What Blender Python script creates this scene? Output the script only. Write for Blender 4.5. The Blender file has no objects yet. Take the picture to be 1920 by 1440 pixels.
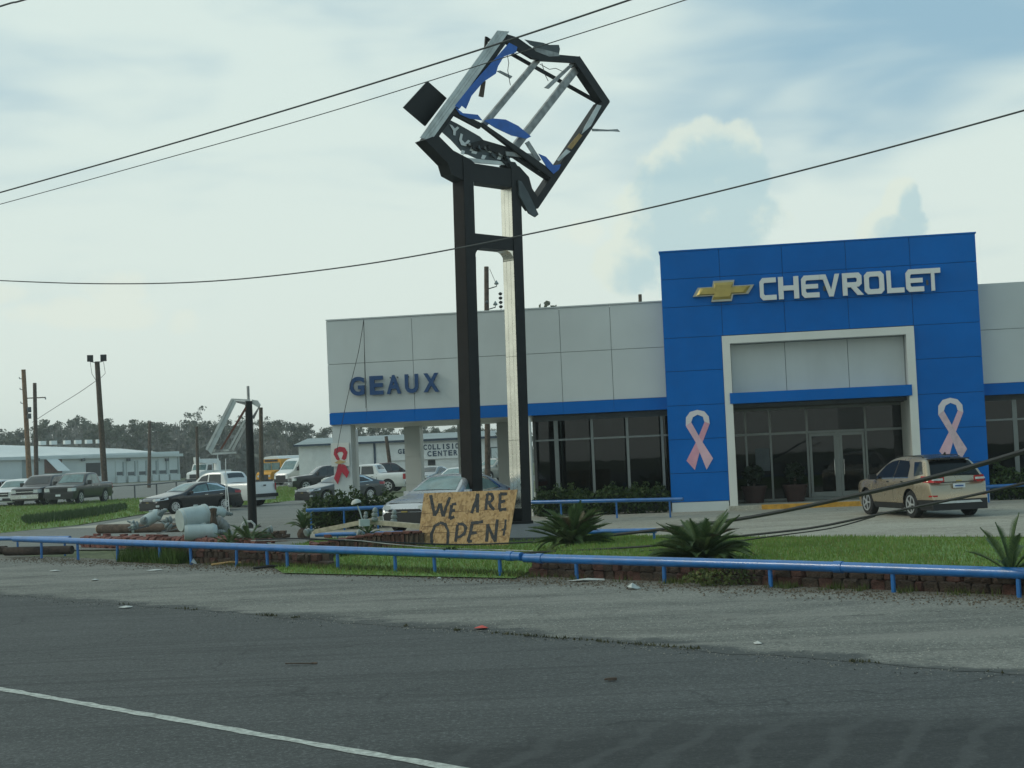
import bpy, bmesh, math, random
from mathutils import Vector, Matrix
random.seed(11)
R_ = random.uniform
V = Vector
sc = bpy.context.scene
COL = sc.collection

# ------------------------------------------------------------------ camera
FPX, CH, PITCH, ROLL = 2700.0, 2.2, math.atan(130/2700.0), 0.043
fw = V((0, math.cos(PITCH), math.sin(PITCH))); u0 = V((0, -math.sin(PITCH), math.cos(PITCH))); r0 = V((1, 0, 0))
RT = r0*math.cos(ROLL) - u0*math.sin(ROLL); UP = u0*math.cos(ROLL) + r0*math.sin(ROLL)
CAM = V((0, 0, CH))
cd = bpy.data.cameras.new('camera'); cam = bpy.data.objects.new('camera', cd); COL.objects.link(cam)
cd.sensor_width = 36; cd.lens = FPX/1920*36; cd.clip_start = .1; cd.clip_end = 5000
m = Matrix.Identity(4)
for i, c in enumerate((RT, UP, -fw)):
    for j in range(3): m[j][i] = c[j]
m.translation = CAM
cam.matrix_world = m
sc.camera = cam

# ------------------------------------------------------------------ light, sky, exposure
SUN_AZ = math.radians(-97); SUN_EL = math.radians(34)          # from the left, late afternoon behind thin cloud
sdir = V((math.sin(SUN_AZ)*math.cos(SUN_EL), math.cos(SUN_AZ)*math.cos(SUN_EL), math.sin(SUN_EL)))
sd = bpy.data.lights.new('sun', 'SUN'); sun = bpy.data.objects.new('sun', sd); COL.objects.link(sun)
sd.energy = 0.9; sd.angle = math.radians(14); sd.color = (1, .95, .80)
sun.rotation_euler = sdir.to_track_quat('Z', 'Y').to_euler(); sun.location = (-20, 10, 40)
sc.view_settings.view_transform = 'Standard'; sc.view_settings.look = 'None'
sc.view_settings.exposure = 0; sc.view_settings.gamma = 1

class NT:
    """small node helper"""
    def __init__(s, tree): s.t = tree; s.n = tree.nodes; s.l = tree.links
    def new(s, typ, **kw):
        n = s.n.new(typ)
        for k, v in kw.items(): setattr(n, k, v)
        return n
    def put(s, sock, v):
        if hasattr(v, 'is_output') or isinstance(v, bpy.types.NodeSocket): s.l.new(v, sock)
        else: sock.default_value = v
    def math(s, op, a, b=0.0, c=None, clamp=False):
        n = s.new('ShaderNodeMath', operation=op, use_clamp=clamp); s.put(n.inputs[0], a); s.put(n.inputs[1], b)
        if c is not None: s.put(n.inputs[2], c)
        return n.outputs[0]
    def mix(s, f, a, b, blend='MIX'):
        n = s.new('ShaderNodeMix', data_type='RGBA', blend_type=blend); s.put(n.inputs[0], f)
        for k, v in ((6, a), (7, b)):
            if isinstance(v, (tuple, list)): v = (*v[:3], 1)
            s.put(n.inputs[k], v)
        return n.outputs[2]
    def ramp(s, v, a, b, smooth=True):
        n = s.new('ShaderNodeMapRange', interpolation_type='SMOOTHSTEP' if smooth else 'LINEAR', clamp=True); s.put(n.inputs[0], v); n.inputs[1].default_value = a; n.inputs[2].default_value = b
        return n.outputs[0]
    def noise(s, vec, scale, detail=3, rough=.55, dist=0.0):
        n = s.new('ShaderNodeTexNoise'); s.l.new(vec, n.inputs['Vector']); n.inputs['Scale'].default_value = scale
        n.inputs['Detail'].default_value = detail; n.inputs['Roughness'].default_value = rough; n.inputs['Distortion'].default_value = dist
        return n.outputs['Fac']
    def mapping(s, vec, scale=(1, 1, 1), loc=(0, 0, 0), rot=(0, 0, 0)):
        n = s.new('ShaderNodeMapping'); s.l.new(vec, n.inputs[0]); n.inputs['Scale'].default_value = scale; n.inputs['Location'].default_value = loc; n.inputs['Rotation'].default_value = rot
        return n.outputs[0]

w = bpy.data.worlds.new('World'); sc.world = w; w.use_nodes = True
t = NT(w.node_tree); t.n.clear()
tc = t.new('ShaderNodeTexCoord').outputs['Generated']
sky = t.new('ShaderNodeTexSky', sky_type='NISHITA'); sky.sun_disc = False; sky.sun_elevation = SUN_EL; sky.sun_rotation = SUN_AZ
sky.air_density = 1.2; sky.dust_density = 2.5
sx = t.new('ShaderNodeSeparateXYZ'); t.l.new(tc, sx.inputs[0])
az = t.math('ARCTAN2', sx.outputs[0], sx.outputs[1]); el = t.math('ARCSINE', sx.outputs[2])
# broken high sheet of thin cloud over a blue-teal sky
n1 = t.noise(t.mapping(tc, (1.6, 1.6, 6)), 2.0, 3, .5, .5)
n2 = t.noise(t.mapping(tc, (4, 4, 16), (3, 1, 0), (.10, .08, 0)), 2.0, 3, .5, .3)
cov = t.math('ADD', t.math('MULTIPLY', n1, .72), t.math('MULTIPLY', n2, .28))
cov = t.math('SUBTRACT', cov, t.math('MULTIPLY', t.math('MULTIPLY', t.ramp(az, -.02, .36), t.ramp(el, .17, .34)), .34))     # cloud sheet thins toward the right
cov = t.math('ADD', cov, t.math('MULTIPLY', t.ramp(el, .24, .02), .22))           # and thickens toward the horizon
cov = t.ramp(cov, .27, .58)
K = 10.0
def k(c): return tuple(x*K for x in c)
blue = t.mix(.72, sky.outputs[0], k((.36, .59, .71)))
sheet = t.mix(t.ramp(el, .30, .0), k((.70, .825, .785)), k((.755, .85, .785)))
skyc = t.mix(cov, blue, sheet)
# heaps of cumulus low in the sky
pn = t.noise(tc, 34, 5, .6, .1); pn2 = t.noise(t.mapping(tc, (1, 1, 1), (.012, 0, -.010)), 34, 4, .6, .1)
def heap(list_, nz, soft, amp=2.4):
    acc = None
    for (a0, e0, ra, re) in list_:
        da = t.math('DIVIDE', t.math('SUBTRACT', az, a0), ra); de = t.math('DIVIDE', t.math('SUBTRACT', el, e0), re)
        q = t.math('SUBTRACT', 1.0, t.math('ADD', t.math('MULTIPLY', da, da), t.math('MULTIPLY', de, de)))
        acc = q if acc is None else t.math('MAXIMUM', acc, q)
    v = t.math('ADD', acc, t.math('MULTIPLY', t.math('SUBTRACT', nz, .5), amp))
    return t.ramp(v, .0, soft)
def ae(x, y): return ((x-960)/FPX, (850-.043*(x-960)-y)/FPX)
def shift(L, d): return [(a+d, e-d*.7, ra, re) for a, e, ra, re in L]
H1 = [(*ae(1330, 300), .032, .026), (*ae(1290, 350), .045, .034), (*ae(1390, 330), .030, .034), (*ae(1240, 420), .034, .05), (*ae(1340, 430), .055, .035), (*ae(1190, 500), .03, .025), (*ae(1692, 395), .014, .02), (*ae(1670, 440), .026, .016)]
H2 = [(*ae(240, 560), .022, .018), (*ae(150, 600), .045, .012), (*ae(260, 600), .032, .012), (*ae(355, 610), .013, .011), (*ae(40, 570), .02, .008), (*ae(1100, 440), .022, .012)]
m1 = heap(H1, pn, .45, 1.9); m1s = heap(shift(H1, .009), pn2, .8, 1.9)
m2 = heap(H2, pn, .9)
body = t.mix(t.math('MULTIPLY', m1s, .95), k((.76, .84, .735)), k((.45, .64, .68)))
fade = t.ramp(el, .02, .13)
skyc = t.mix(t.math('MULTIPLY', m1, t.math('MULTIPLY', fade, .74)), skyc, body)
skyc = t.mix(t.math('MULTIPLY', m2, .42), skyc, k((.82, .87, .75)))
# below the horizon: dull ground colour
skyc = t.mix(t.ramp(sx.outputs[2], 0.0, -.03), skyc, k((.10, .12, .10)))
bg = t.new('ShaderNodeBackground'); t.l.new(skyc, bg.inputs[0]); bg.inputs[1].default_value = 0.1
wo = t.new('ShaderNodeOutputWorld'); t.l.new(bg.outputs[0], wo.inputs[0])

# ------------------------------------------------------------------ pixel-to-place helpers (used only to survey positions)
HZ = lambda x: 850-.043*(x-960)
def ray(x, y): return fw + RT*((x-960)/FPX) - UP*((y-720)/FPX)
def G(x, y, z=0.0):
    d = ray(x, y); return CAM + d*((z-CH)/d.z)
def AY(x, y, Y):
    d = ray(x, y); return CAM + d*(Y/d.y)
def PL(x, y, o, n):
    d = ray(x, y); return CAM + d*((o-CAM).dot(n)/d.dot(n))

# ------------------------------------------------------------------ materials
MATS = {}
def M(name, col, rough=.6, metal=0.0, var=.12, scale=6.0, bump=0.0, bscale=40.0, coat=0.0, dirt=0.0, spec=.5):
    if name in MATS: return MATS[name]
    mt = bpy.data.materials.new(name); mt.use_nodes = True; t = NT(mt.node_tree)
    b = t.n['Principled BSDF']; oc = t.new('ShaderNodeTexCoord').outputs['Object']
    n = t.noise(oc, scale, 5, .6)
    c = t.mix(t.ramp(n, .3, .7), tuple(x*(1-var) for x in col), tuple(min(1, x*(1+var)) for x in col))
    if dirt:
        d = t.noise(t.mapping(oc, (1, 1, .25)), scale*.7, 6, .7, .3)
        c = t.mix(t.math('MULTIPLY', t.ramp(d, .5, .75), dirt), c, (.09, .08, .06))
    t.l.new(c, b.inputs['Base Color'])
    r = t.math('ADD', rough-.06, t.math('MULTIPLY', t.noise(oc, scale*2.3, 3), .12))
    t.l.new(r, b.inputs['Roughness']); b.inputs['Metallic'].default_value = metal; b.inputs['Specular IOR Level'].default_value = spec
    if coat: b.inputs['Coat Weight'].default_value = coat; b.inputs['Coat Roughness'].default_value = .08
    if bump:
        bn = t.new('ShaderNodeBump'); bn.inputs['Strength'].default_value = bump; bn.inputs['Distance'].default_value = .02
        t.l.new(t.noise(oc, bscale, 4, .6), bn.inputs['Height']); t.l.new(bn.outputs[0], b.inputs['Normal'])
    MATS[name] = mt; return mt
def paint(name, col, rough=.28, metal=0.0, dirt=.06): return M('paint_'+name, col, rough, metal, .03, 1.2, 0, coat=.5, dirt=dirt if metal < .2 else 0)

def leafmat(name, c1, c2, trans=.25):
    if name in MATS: return MATS[name]
    mt = bpy.data.materials.new(name); mt.use_nodes = True; t = NT(mt.node_tree); b = t.n['Principled BSDF']
    gi = t.new('ShaderNodeNewGeometry').outputs['Random Per Island']; oc = t.new('ShaderNodeTexCoord').outputs['Object']
    c = t.mix(gi, c1, c2); c = t.mix(t.math('MULTIPLY', t.ramp(t.noise(oc, .8, 3), .35, .65), .4), c, tuple(x*.6 for x in c1))
    if name.startswith('grass'): c = t.mix(t.math('MULTIPLY', t.math('GREATER_THAN', t.math('FRACT', t.math('MULTIPLY', gi, 37.7)), .86), .8), c, (.26, .23, .09)); c = t.mix(t.math('MULTIPLY', t.ramp(t.noise(oc, 1.7, 4, .6), .5, .72), .35), c, (.15, .15, .055))
    t.l.new(c, b.inputs['Base Color']); b.inputs['Roughness'].default_value = .55; b.inputs['Specular IOR Level'].default_value = .25
    tr = t.new('ShaderNodeBsdfTranslucent'); t.l.new(c, tr.inputs[0]); mx = t.new('ShaderNodeMixShader'); mx.inputs[0].default_value = trans
    t.l.new(b.outputs[0], mx.inputs[1]); t.l.new(tr.outputs[0], mx.inputs[2]); t.l.new(mx.outputs[0], t.n['Material Output'].inputs[0])
    MATS[name] = mt; return mt

pd0 = V((.964, 1, 0)).normalized()
def ground_mat(name, col, col2, speck, patch=.35, crack=0.0, fine=60.0, rough=.9, streak=0.0):
    mt = bpy.data.materials.new(name); mt.use_nodes = True; t = NT(mt.node_tree); b = t.n['Principled BSDF']
    oc = t.new('ShaderNodeTexCoord').outputs['Object']
    rot = t.mapping(oc, (.35, 1.3, 1), (0, 0, 0), (0, 0, math.radians(45)))       # worn along the driving direction
    p = t.noise(rot, .55, 6, .62, .5); p2 = t.noise(oc, 2.2, 6, .7)
    c = t.mix(t.ramp(p, .32, .68), col, col2)
    c = t.mix(t.math('MULTIPLY', t.ramp(p2, .45, .72), patch), c, tuple(x*.62 for x in col))
    f = t.math('ADD', t.math('MULTIPLY', t.noise(oc, fine, 3, .8), .5), t.math('MULTIPLY', t.noise(oc, fine*.4, 3, .8), .5))
    c = t.mix(t.math('MULTIPLY', t.ramp(f, .50, .66), min(1, speck*1.3)), c, tuple(min(1, x*2.4) for x in col2))
    c = t.mix(t.math('MULTIPLY', t.ramp(f, .49, .34), min(1, speck*1.3)), c, tuple(x*.4 for x in col))
    if streak:
        s = t.noise(t.mapping(oc, (.12, 5, 1), (0, 0, 0), (0, 0, math.radians(44))), 1.0, 5, .6, .2)
        c = t.mix(t.math('MULTIPLY', t.ramp(s, .5, .68), streak), c, tuple(x*.5 for x in col))
    if crack:
        vo = t.new('ShaderNodeTexVoronoi', feature='DISTANCE_TO_EDGE'); wob = t.new('ShaderNodeVectorMath', operation='ADD')
        nz = t.new('ShaderNodeTexNoise'); t.l.new(oc, nz.inputs['Vector']); nz.inputs['Scale'].default_value = 1.3; nz.inputs['Detail'].default_value = 5
        t.l.new(oc, wob.inputs[0]); t.l.new(nz.outputs['Color'], wob.inputs[1])
        t.l.new(wob.outputs[0], vo.inputs['Vector']); vo.inputs['Scale'].default_value = .33
        cr = t.math('MULTIPLY', t.ramp(vo.outputs['Distance'], .010, .002), t.ramp(t.noise(oc, .7, 2), .42, .6))
        c = t.mix(t.math('MULTIPLY', cr, crack), c, tuple(x*.25 for x in col))
    if name == 'asphalt_apron':                                       # thin asphalt overlay feathers out across the seam; silt and stains
        dp = t.new('ShaderNodeVectorMath', operation='DOT_PRODUCT'); t.l.new(oc, dp.inputs[0]); dp.inputs[1].default_value = tuple(pd0)
        e_ = t.math('ADD', dp.outputs['Value'], t.math('MULTIPLY', t.math('SUBTRACT', t.noise(oc, .9, 6, .7), .5), 2.2))
        c = t.mix(t.math('MULTIPLY', t.ramp(e_, 13.15, 12.75), .85), c, (.055, .060, .058))
        st = t.noise(t.mapping(oc, (.18, .9, 1), (4, 2, 0), (0, 0, math.radians(45))), 1.0, 6, .65, .4)
        c = t.mix(t.math('MULTIPLY', t.ramp(st, .52, .66), .55), c, (.23, .225, .195)); c = t.mix(t.math('MULTIPLY', t.ramp(st, .46, .34), .5), c, (.065, .066, .058))
        sl_ = t.math('MULTIPLY', t.ramp(e_, 17.6, 18.6), .6); c = t.mix(sl_, c, (.13, .115, .085))
    if name == 'asphalt_road':                                        # local darker patch crossed by pale wavy bands
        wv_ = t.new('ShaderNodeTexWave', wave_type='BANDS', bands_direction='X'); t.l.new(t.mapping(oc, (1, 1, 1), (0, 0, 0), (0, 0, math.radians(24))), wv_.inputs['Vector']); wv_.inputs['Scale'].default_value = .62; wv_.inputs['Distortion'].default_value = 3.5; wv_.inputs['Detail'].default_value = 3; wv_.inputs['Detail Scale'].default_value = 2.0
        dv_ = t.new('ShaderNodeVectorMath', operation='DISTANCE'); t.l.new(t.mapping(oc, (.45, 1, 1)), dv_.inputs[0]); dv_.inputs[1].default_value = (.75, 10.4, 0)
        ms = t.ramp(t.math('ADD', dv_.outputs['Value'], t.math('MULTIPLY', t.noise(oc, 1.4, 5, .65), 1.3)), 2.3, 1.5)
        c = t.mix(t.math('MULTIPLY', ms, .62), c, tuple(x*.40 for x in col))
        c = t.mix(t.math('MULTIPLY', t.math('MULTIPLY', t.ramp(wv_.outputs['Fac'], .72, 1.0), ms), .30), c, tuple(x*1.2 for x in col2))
    t.l.new(c, b.inputs['Base Color']); b.inputs['Roughness'].default_value = rough; b.inputs['Specular IOR Level'].default_value = .3
    bn = t.new('ShaderNodeBump'); bn.inputs['Strength'].default_value = .5; bn.inputs['Distance'].default_value = .012
    t.l.new(f, bn.inputs['Height']); t.l.new(bn.outputs[0], b.inputs['Normal'])
    MATS[name] = mt; return mt

def glassmat(name, tint=(.30, .34, .33), refl=.9):
    mt = bpy.data.materials.new(name); mt.use_nodes = True; t = NT(mt.node_tree); t.n.remove(t.n['Principled BSDF'])
    tr = t.new('ShaderNodeBsdfTransparent'); tr.inputs[0].default_value = (*tint, 1)
    gl = t.new('ShaderNodeBsdfGlossy'); gl.inputs[0].default_value = (refl, refl, refl, 1); gl.inputs['Roughness'].default_value = .015
    fr = t.new('ShaderNodeFresnel'); fr.inputs[0].default_value = 1.5
    oc = t.new('ShaderNodeTexCoord').outputs['Object']; bn = t.new('ShaderNodeBump'); bn.inputs['Strength'].default_value = .04; bn.inputs['Distance'].default_value = .02
    t.l.new(t.noise(oc, .9, 2), bn.inputs['Height']); t.l.new(bn.outputs[0], gl.inputs['Normal'])
    mx = t.new('ShaderNodeMixShader'); t.l.new(fr.outputs[0], mx.inputs[0]); t.l.new(tr.outputs[0], mx.inputs[1]); t.l.new(gl.outputs[0], mx.inputs[2])
    t.l.new(mx.outputs[0], t.n['Material Output'].inputs[0]); MATS[name] = mt; return mt

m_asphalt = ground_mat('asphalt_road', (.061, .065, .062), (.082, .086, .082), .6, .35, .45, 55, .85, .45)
m_apron = ground_mat('asphalt_apron', (.125, .128, .112), (.21, .208, .18), .55, .55, .4, 45, .9, .3)
m_drive = ground_mat('asphalt_drive', (.15, .155, .14), (.19, .195, .175), .35, .3, .6, 30)
m_conc = ground_mat('concrete_lot', (.27, .255, .205), (.36, .345, .28), .25, .4, .5, 20)
m_walk = ground_mat('concrete_walk', (.34, .33, .27), (.42, .40, .33), .25, .3, .3, 30)
m_soil = ground_mat('soil_bed', (.075, .052, .035), (.12, .085, .055), .6, .4, 0, 14)
m_grassg = ground_mat('turf', (.095, .165, .036), (.13, .21, .05), .55, .4, 0, 24)
m_field = ground_mat('field', (.075, .095, .042), (.11, .125, .06), .5, .5, 0, 6)
m_white = M('white_metal', (.70, .72, .69), .45, 0, .06, 1.5, dirt=.12)
m_panel = M('grey_white_panel', (.53, .57, .56), .42, 0, .04, .5, dirt=.08)
m_blue = M('blue_panel', (.0005, .122, .44), .55, 0, .07, .6, spec=.14, dirt=.06)
m_frame = M('white_frame', (.66, .67, .62), .4, 0, .03, 1, dirt=.06)
m_alu = M('mullion_aluminium', (.19, .21, .20), .4, .3, .05, 3)
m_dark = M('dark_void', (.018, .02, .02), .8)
m_black = M('black_cladding', (.0045, .006, .006), .5, 0, .3, 1.2, dirt=.03, spec=.3)
m_blackr = M('black_side_cladding', (.006, .005, .0045), .6, 0, .3, 1.2, spec=.2)
m_chrome = M('brushed_aluminium', (.78, .74, .64), .27, 1.0, .10, 1.3, .05, 8, dirt=.12)
m_silver = M('silver_extrusion', (.50, .53, .51), .4, .35, .15, 2, dirt=.3)
m_galv = M('galvanised_strut', (.28, .29, .28), .5, .35, .3, 4, dirt=.5)
m_tarp = M('blue_sign_face', (.003, .11, .46), .42, 0, .15, 3)
m_rail = M('blue_rail_paint', (.010, .125, .37), .34, 0, .15, 5, .2, 24, coat=.45, dirt=.2, spec=.6)
m_brick = M('red_brick', (.115, .052, .038), .9, 0, .45, 9, .6, 30, dirt=.45)
m_brick2 = M('brown_brick', (.092, .062, .044), .9, 0, .5, 8, .7, 26, dirt=.5)
m_brickcap = M('red_brick_cap', (.17, .066, .052), .9, 0, .4, 6, .6, 24, dirt=.35)
m_mortar = M('mortar', (.06, .045, .036), .95, 0, .3, 12)
m_wood = M('weathered_pole_wood', (.085, .062, .045), .9, 0, .4, 5, .5, 20)
m_woodl = M('pale_pole_wood', (.20, .125, .07), .9, 0, .3, 4, .4, 20)
m_saw = M('sawn_wood', (.42, .27, .11), .85, 0, .2, 10)
m_arm = M('grey_timber', (.40, .36, .27), .9, 0, .2, 7, .4, 20)
m_rub = M('rubber', (.013, .013, .013), .85)
m_cable = M('cable', (.018, .02, .02), .7)
m_line = M('overhead_line', (.06, .07, .07), .7)
m_porc = M('porcelain_grey', (.20, .235, .23), .3, 0, .12, 8)
m_tank = M('transformer_paint', (.38, .45, .44), .4, 0, .08, 3, dirt=.22)
m_rim = M('alloy_rim', (.55, .57, .57), .35, .6, .05)
m_wglass = M('car_window', (.012, .018, .02), .06, 0, .1, 2, spec=.8)
m_wdark = M('dark_rear_glass', (.006, .008, .009), .2, 0, .1, 2, spec=.25)
m_wglassl = M('car_window_sky', (.10, .18, .18), .06, 0, .25, 2.5, spec=.9)  # reflected sky put into the glass colour as a lighter teal
m_red = M('red_lens', (.40, .012, .015), .2, 0, .1, 8)
m_lens = M('clear_lens', (.60, .64, .64), .15, .2, .1, 8)
m_plastic = M('black_plastic', (.014, .015, .016), .6)
m_chr = M('chrome', (.7, .72, .72), .15, 1.0, .03)
m_plate = M('plate', (.62, .66, .68), .5)
m_ink = M('plate_ink', (.05, .12, .3), .6)
m_yellow = M('yellow_kerb', (.52, .27, .03), .7, 0, .2, 5, dirt=.25)
m_busy = M('bus_yellow', (.60, .29, .015), .45, 0, .06, 2, dirt=.1)
m_whitep = M('white_road_paint', (.44, .46, .41), .8, 0, .3, 14, .3, 60, dirt=.8)
m_slab = M('grey_slab', (.075, .09, .095), .7, 0, .15, 3)
m_gold = M('gold_emblem', (.40, .31, .085), .35, .25, .15, 2)
m_goldr = M('emblem_rim', (.36, .36, .30), .35, .5, .1, 3)
m_letter = M('white_letter', (.68, .70, .68), .4, 0, .02, 2)
m_letterb = M('blue_letter', (.004, .052, .165), .4, 0, .05, 2)
m_pink1 = M('ribbon_pink', (.66, .32, .40), .5, 0, .15, 1.2)
m_pink2 = M('ribbon_pale_pink', (.68, .44, .50), .5, 0, .12, 1.2)
m_pinkw = M('ribbon_white', (.66, .62, .63), .5, 0, .05, 2)
m_red2 = M('ribbon_red', (.42, .022, .045), .5, 0, .12, 2)
m_tan2 = M('ribbon_knot', (.50, .36, .16), .5)
m_glass = glassmat('shop_glass', (.18, .21, .20), .8)
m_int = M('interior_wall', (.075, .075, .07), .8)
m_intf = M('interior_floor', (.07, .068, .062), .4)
m_pot = M('clay_pot', (.04, .018, .015), .7)
m_roofw = M('white_roof', (.66, .70, .68), .45, 0, .05, .4)
m_whwall = M('warehouse_wall', (.56, .62, .61), .6, 0, .06, .3, dirt=.06)
m_rust = M('rusty_steel', (.16, .07, .05), .8, 0, .3, 3)
m_roofg = M('roof_grey', (.24, .29, .29), .6, 0, .12, .5)
m_navy = M('navy_print', (.025, .05, .09), .6)
m_litw = M('litter_white', (.46, .48, .45), .7, 0, .15, 12)
m_litr = M('litter_red', (.50, .07, .05), .7)

def osb_mat():
    mt = bpy.data.materials.new('osb_board'); mt.use_nodes = True; t = NT(mt.node_tree); b = t.n['Principled BSDF']
    oc = t.new('ShaderNodeTexCoord').outputs['Object']; acc = None
    c = (.36, .22, .090)
    for i, (sc_, an) in enumerate((((26, 9, 12), .4), ((10, 24, 15), 1.1), ((20, 20, 8), 2.0))):
        vo = t.new('ShaderNodeTexVoronoi'); t.l.new(t.mapping(oc, sc_, (i*3.1, 0, 0), (an*.4, an*.7, an)), vo.inputs['Vector']); vo.inputs['Scale'].default_value = 1.0
        sp = t.new('ShaderNodeSeparateColor'); t.l.new(vo.outputs['Color'], sp.inputs[0])
        c = t.mix(t.math('MULTIPLY', t.ramp(sp.outputs[0], .45, .75), .7), c, ((.49, .33, .16), (.19, .11, .045), (.44, .29, .135))[i])
    t.l.new(c, b.inputs['Base Color']); b.inputs['Roughness'].default_value = .8; return mt
m_osb = osb_mat()
m_spray = M('black_spray_paint', (.03, .032, .034), .8, 0, .5, 14)

# ------------------------------------------------------------------ mesh builder
class MB:
    def __init__(s): s.v = []; s.f = []
    def add(s, vs, fs):
        o = len(s.v); s.v += [V(p) for p in vs]; s.f += [tuple(i+o for i in f) for f in fs]; return s
    def box(s, c, size, rz=0.0, M3=None):
        hx, hy, hz = size[0]/2, size[1]/2, size[2]/2; c = V(c); R = M3 or Matrix.Rotation(rz, 3, 'Z')
        vs = [c + R @ V((a*hx, b*hy, d*hz)) for a in (-1, 1) for b in (-1, 1) for d in (-1, 1)]
        return s.add(vs, [(0, 1, 3, 2), (4, 6, 7, 5), (0, 4, 5, 1), (2, 3, 7, 6), (0, 2, 6, 4), (1, 5, 7, 3)])
    def span(s, x0, x1, y0, y1, z0, z1): return s.box(((x0+x1)/2, (y0+y1)/2, (z0+z1)/2), (x1-x0, y1-y0, z1-z0))
    def bar(s, a, b, w_, h_, up=(0, 0, 1)):
        a, b = V(a), V(b); d = (b-a).normalized(); x = d.cross(V(up))
        if x.length < 1e-4: x = d.cross(V((1, 0, 0)))
        x.normalize(); y = x.cross(d)
        vs = [p + x*(i*w_/2) + y*(j*h_/2) for p in (a, b) for i, j in ((-1, -1), (1, -1), (1, 1), (-1, 1))]
        return s.add(vs, [(3, 2, 1, 0), (4, 5, 6, 7), (0, 1, 5, 4), (1, 2, 6, 5), (2, 3, 7, 6), (3, 0, 4, 7)])
    def tube(s, pts, r, n=8, cap=True):
        pts = [V(p) for p in pts]; rs = r if isinstance(r, (list, tuple)) else [r]*len(pts); rings = []; prev = None
        for i, p in enumerate(pts):
            d = (pts[min(i+1, len(pts)-1)] - pts[max(i-1, 0)]).normalized()
            if prev is None:
                x = d.cross(V((0, 0, 1))); x = x if x.length > 1e-3 else d.cross(V((1, 0, 0)))
            else: x = prev - d*prev.dot(d)
            x.normalize(); prev = x; y = d.cross(x)
            rings.append([p + (x*math.cos(2*math.pi*q/n) + y*math.sin(2*math.pi*q/n))*rs[i] for q in range(n)])
        vs = [p for rg in rings for p in rg]; fs = []
        for i in range(len(pts)-1):
            for q in range(n): fs.append((i*n+q, i*n+(q+1) % n, (i+1)*n+(q+1) % n, (i+1)*n+q))
        if cap: fs += [tuple(range(n-1, -1, -1)), tuple((len(pts)-1)*n+q for q in range(n))]
        return s.add(vs, fs)
    def lathe(s, prof, o=(0, 0, 0), ax=(0, 0, 1), n=16, cap=True):
        ax = V(ax).normalized(); x = ax.cross(V((0, 1, .13))).normalized(); y = ax.cross(x); o = V(o); vs = []; fs = []
        for (r, h) in prof: vs += [o + ax*h + (x*math.cos(2*math.pi*q/n) + y*math.sin(2*math.pi*q/n))*r for q in range(n)]
        for i in range(len(prof)-1):
            for q in range(n): fs.append((i*n+q, i*n+(q+1) % n, (i+1)*n+(q+1) % n, (i+1)*n+q))
        if cap: fs += [tuple(range(n-1, -1, -1)), tuple((len(prof)-1)*n+q for q in range(n))]
        return s.add(vs, fs)
    def prism(s, poly, ext):
        poly = [V(p) for p in poly]; ext = V(ext); n = len(poly)
        return s.add(poly + [p+ext for p in poly], [tuple(range(n-1, -1, -1)), tuple(range(n, 2*n))] + [(i, (i+1) % n, n+(i+1) % n, n+i) for i in range(n)])
    def mesh(s, name, mat, smooth=False):
        me = bpy.data.meshes.new(name); me.from_pydata([tuple(p) for p in s.v], [], s.f)
        if mat: me.materials.append(mat)
        bm = bmesh.new(); bm.from_mesh(me); bmesh.ops.recalc_face_normals(bm, faces=bm.faces); bm.to_mesh(me); bm.free()
        if smooth:
            for p in me.polygons: p.use_smooth = True
            me.set_sharp_from_angle(angle=math.radians(38))
        return me
    def build(s, name, mat, parent=None, smooth=False, label=None, cat=None, group=None, kind=None, keep=False):
        """parent given: coordinates are the parent's own; no parent: world coordinates, origin moved to the base"""
        off = V((0, 0, 0))
        if parent is None and not keep:
            xs = [p.x for p in s.v]; ys = [p.y for p in s.v]; zs = [p.z for p in s.v]
            off = V(((min(xs)+max(xs))/2, (min(ys)+max(ys))/2, min(zs))); s.v = [p-off for p in s.v]
        o = bpy.data.objects.new(name, s.mesh(name, mat, smooth)); COL.objects.link(o); o.location = off
        if parent is not None: o.parent = parent
        tag(o, label, cat, group, kind); return o
def tag(o, label=None, cat=None, group=None, kind=None):
    for k_, v_ in (('label', label), ('category', cat), ('group', group), ('kind', kind)):
        if v_: o[k_] = v_
def thing(name, label, cat, loc=(0, 0, 0), rz=0.0, group=None):
    o = bpy.data.objects.new(name, None); COL.objects.link(o); o.location = loc; o.rotation_euler = (0, 0, rz); o.empty_display_size = .3
    tag(o, label, cat, group); return o
def wpart(name, mb, mat, root, smooth=False, label=None):
    """part given in world coordinates under an unrotated root"""
    off = V(root.location)
    if root.parent: off = off + V(root.parent.location)
    mb.v = [p-off for p in mb.v]; return mb.build(name, mat, root, smooth, label)
def link_copy(me, name, parent, loc=(0, 0, 0), rot=(0, 0, 0), scale=(1, 1, 1)):
    o = bpy.data.objects.new(name, me); COL.objects.link(o); o.parent = parent; o.location = loc; o.rotation_euler = rot; o.scale = scale; return o
def struct(name, mb, mat): return mb.build(name, mat, kind='structure', keep=True)
def sheet(pts, z=None): return MB().add([V((p[0], p[1], p[2] if z is None else z)) for p in pts], [tuple(range(len(pts)))])
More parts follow.
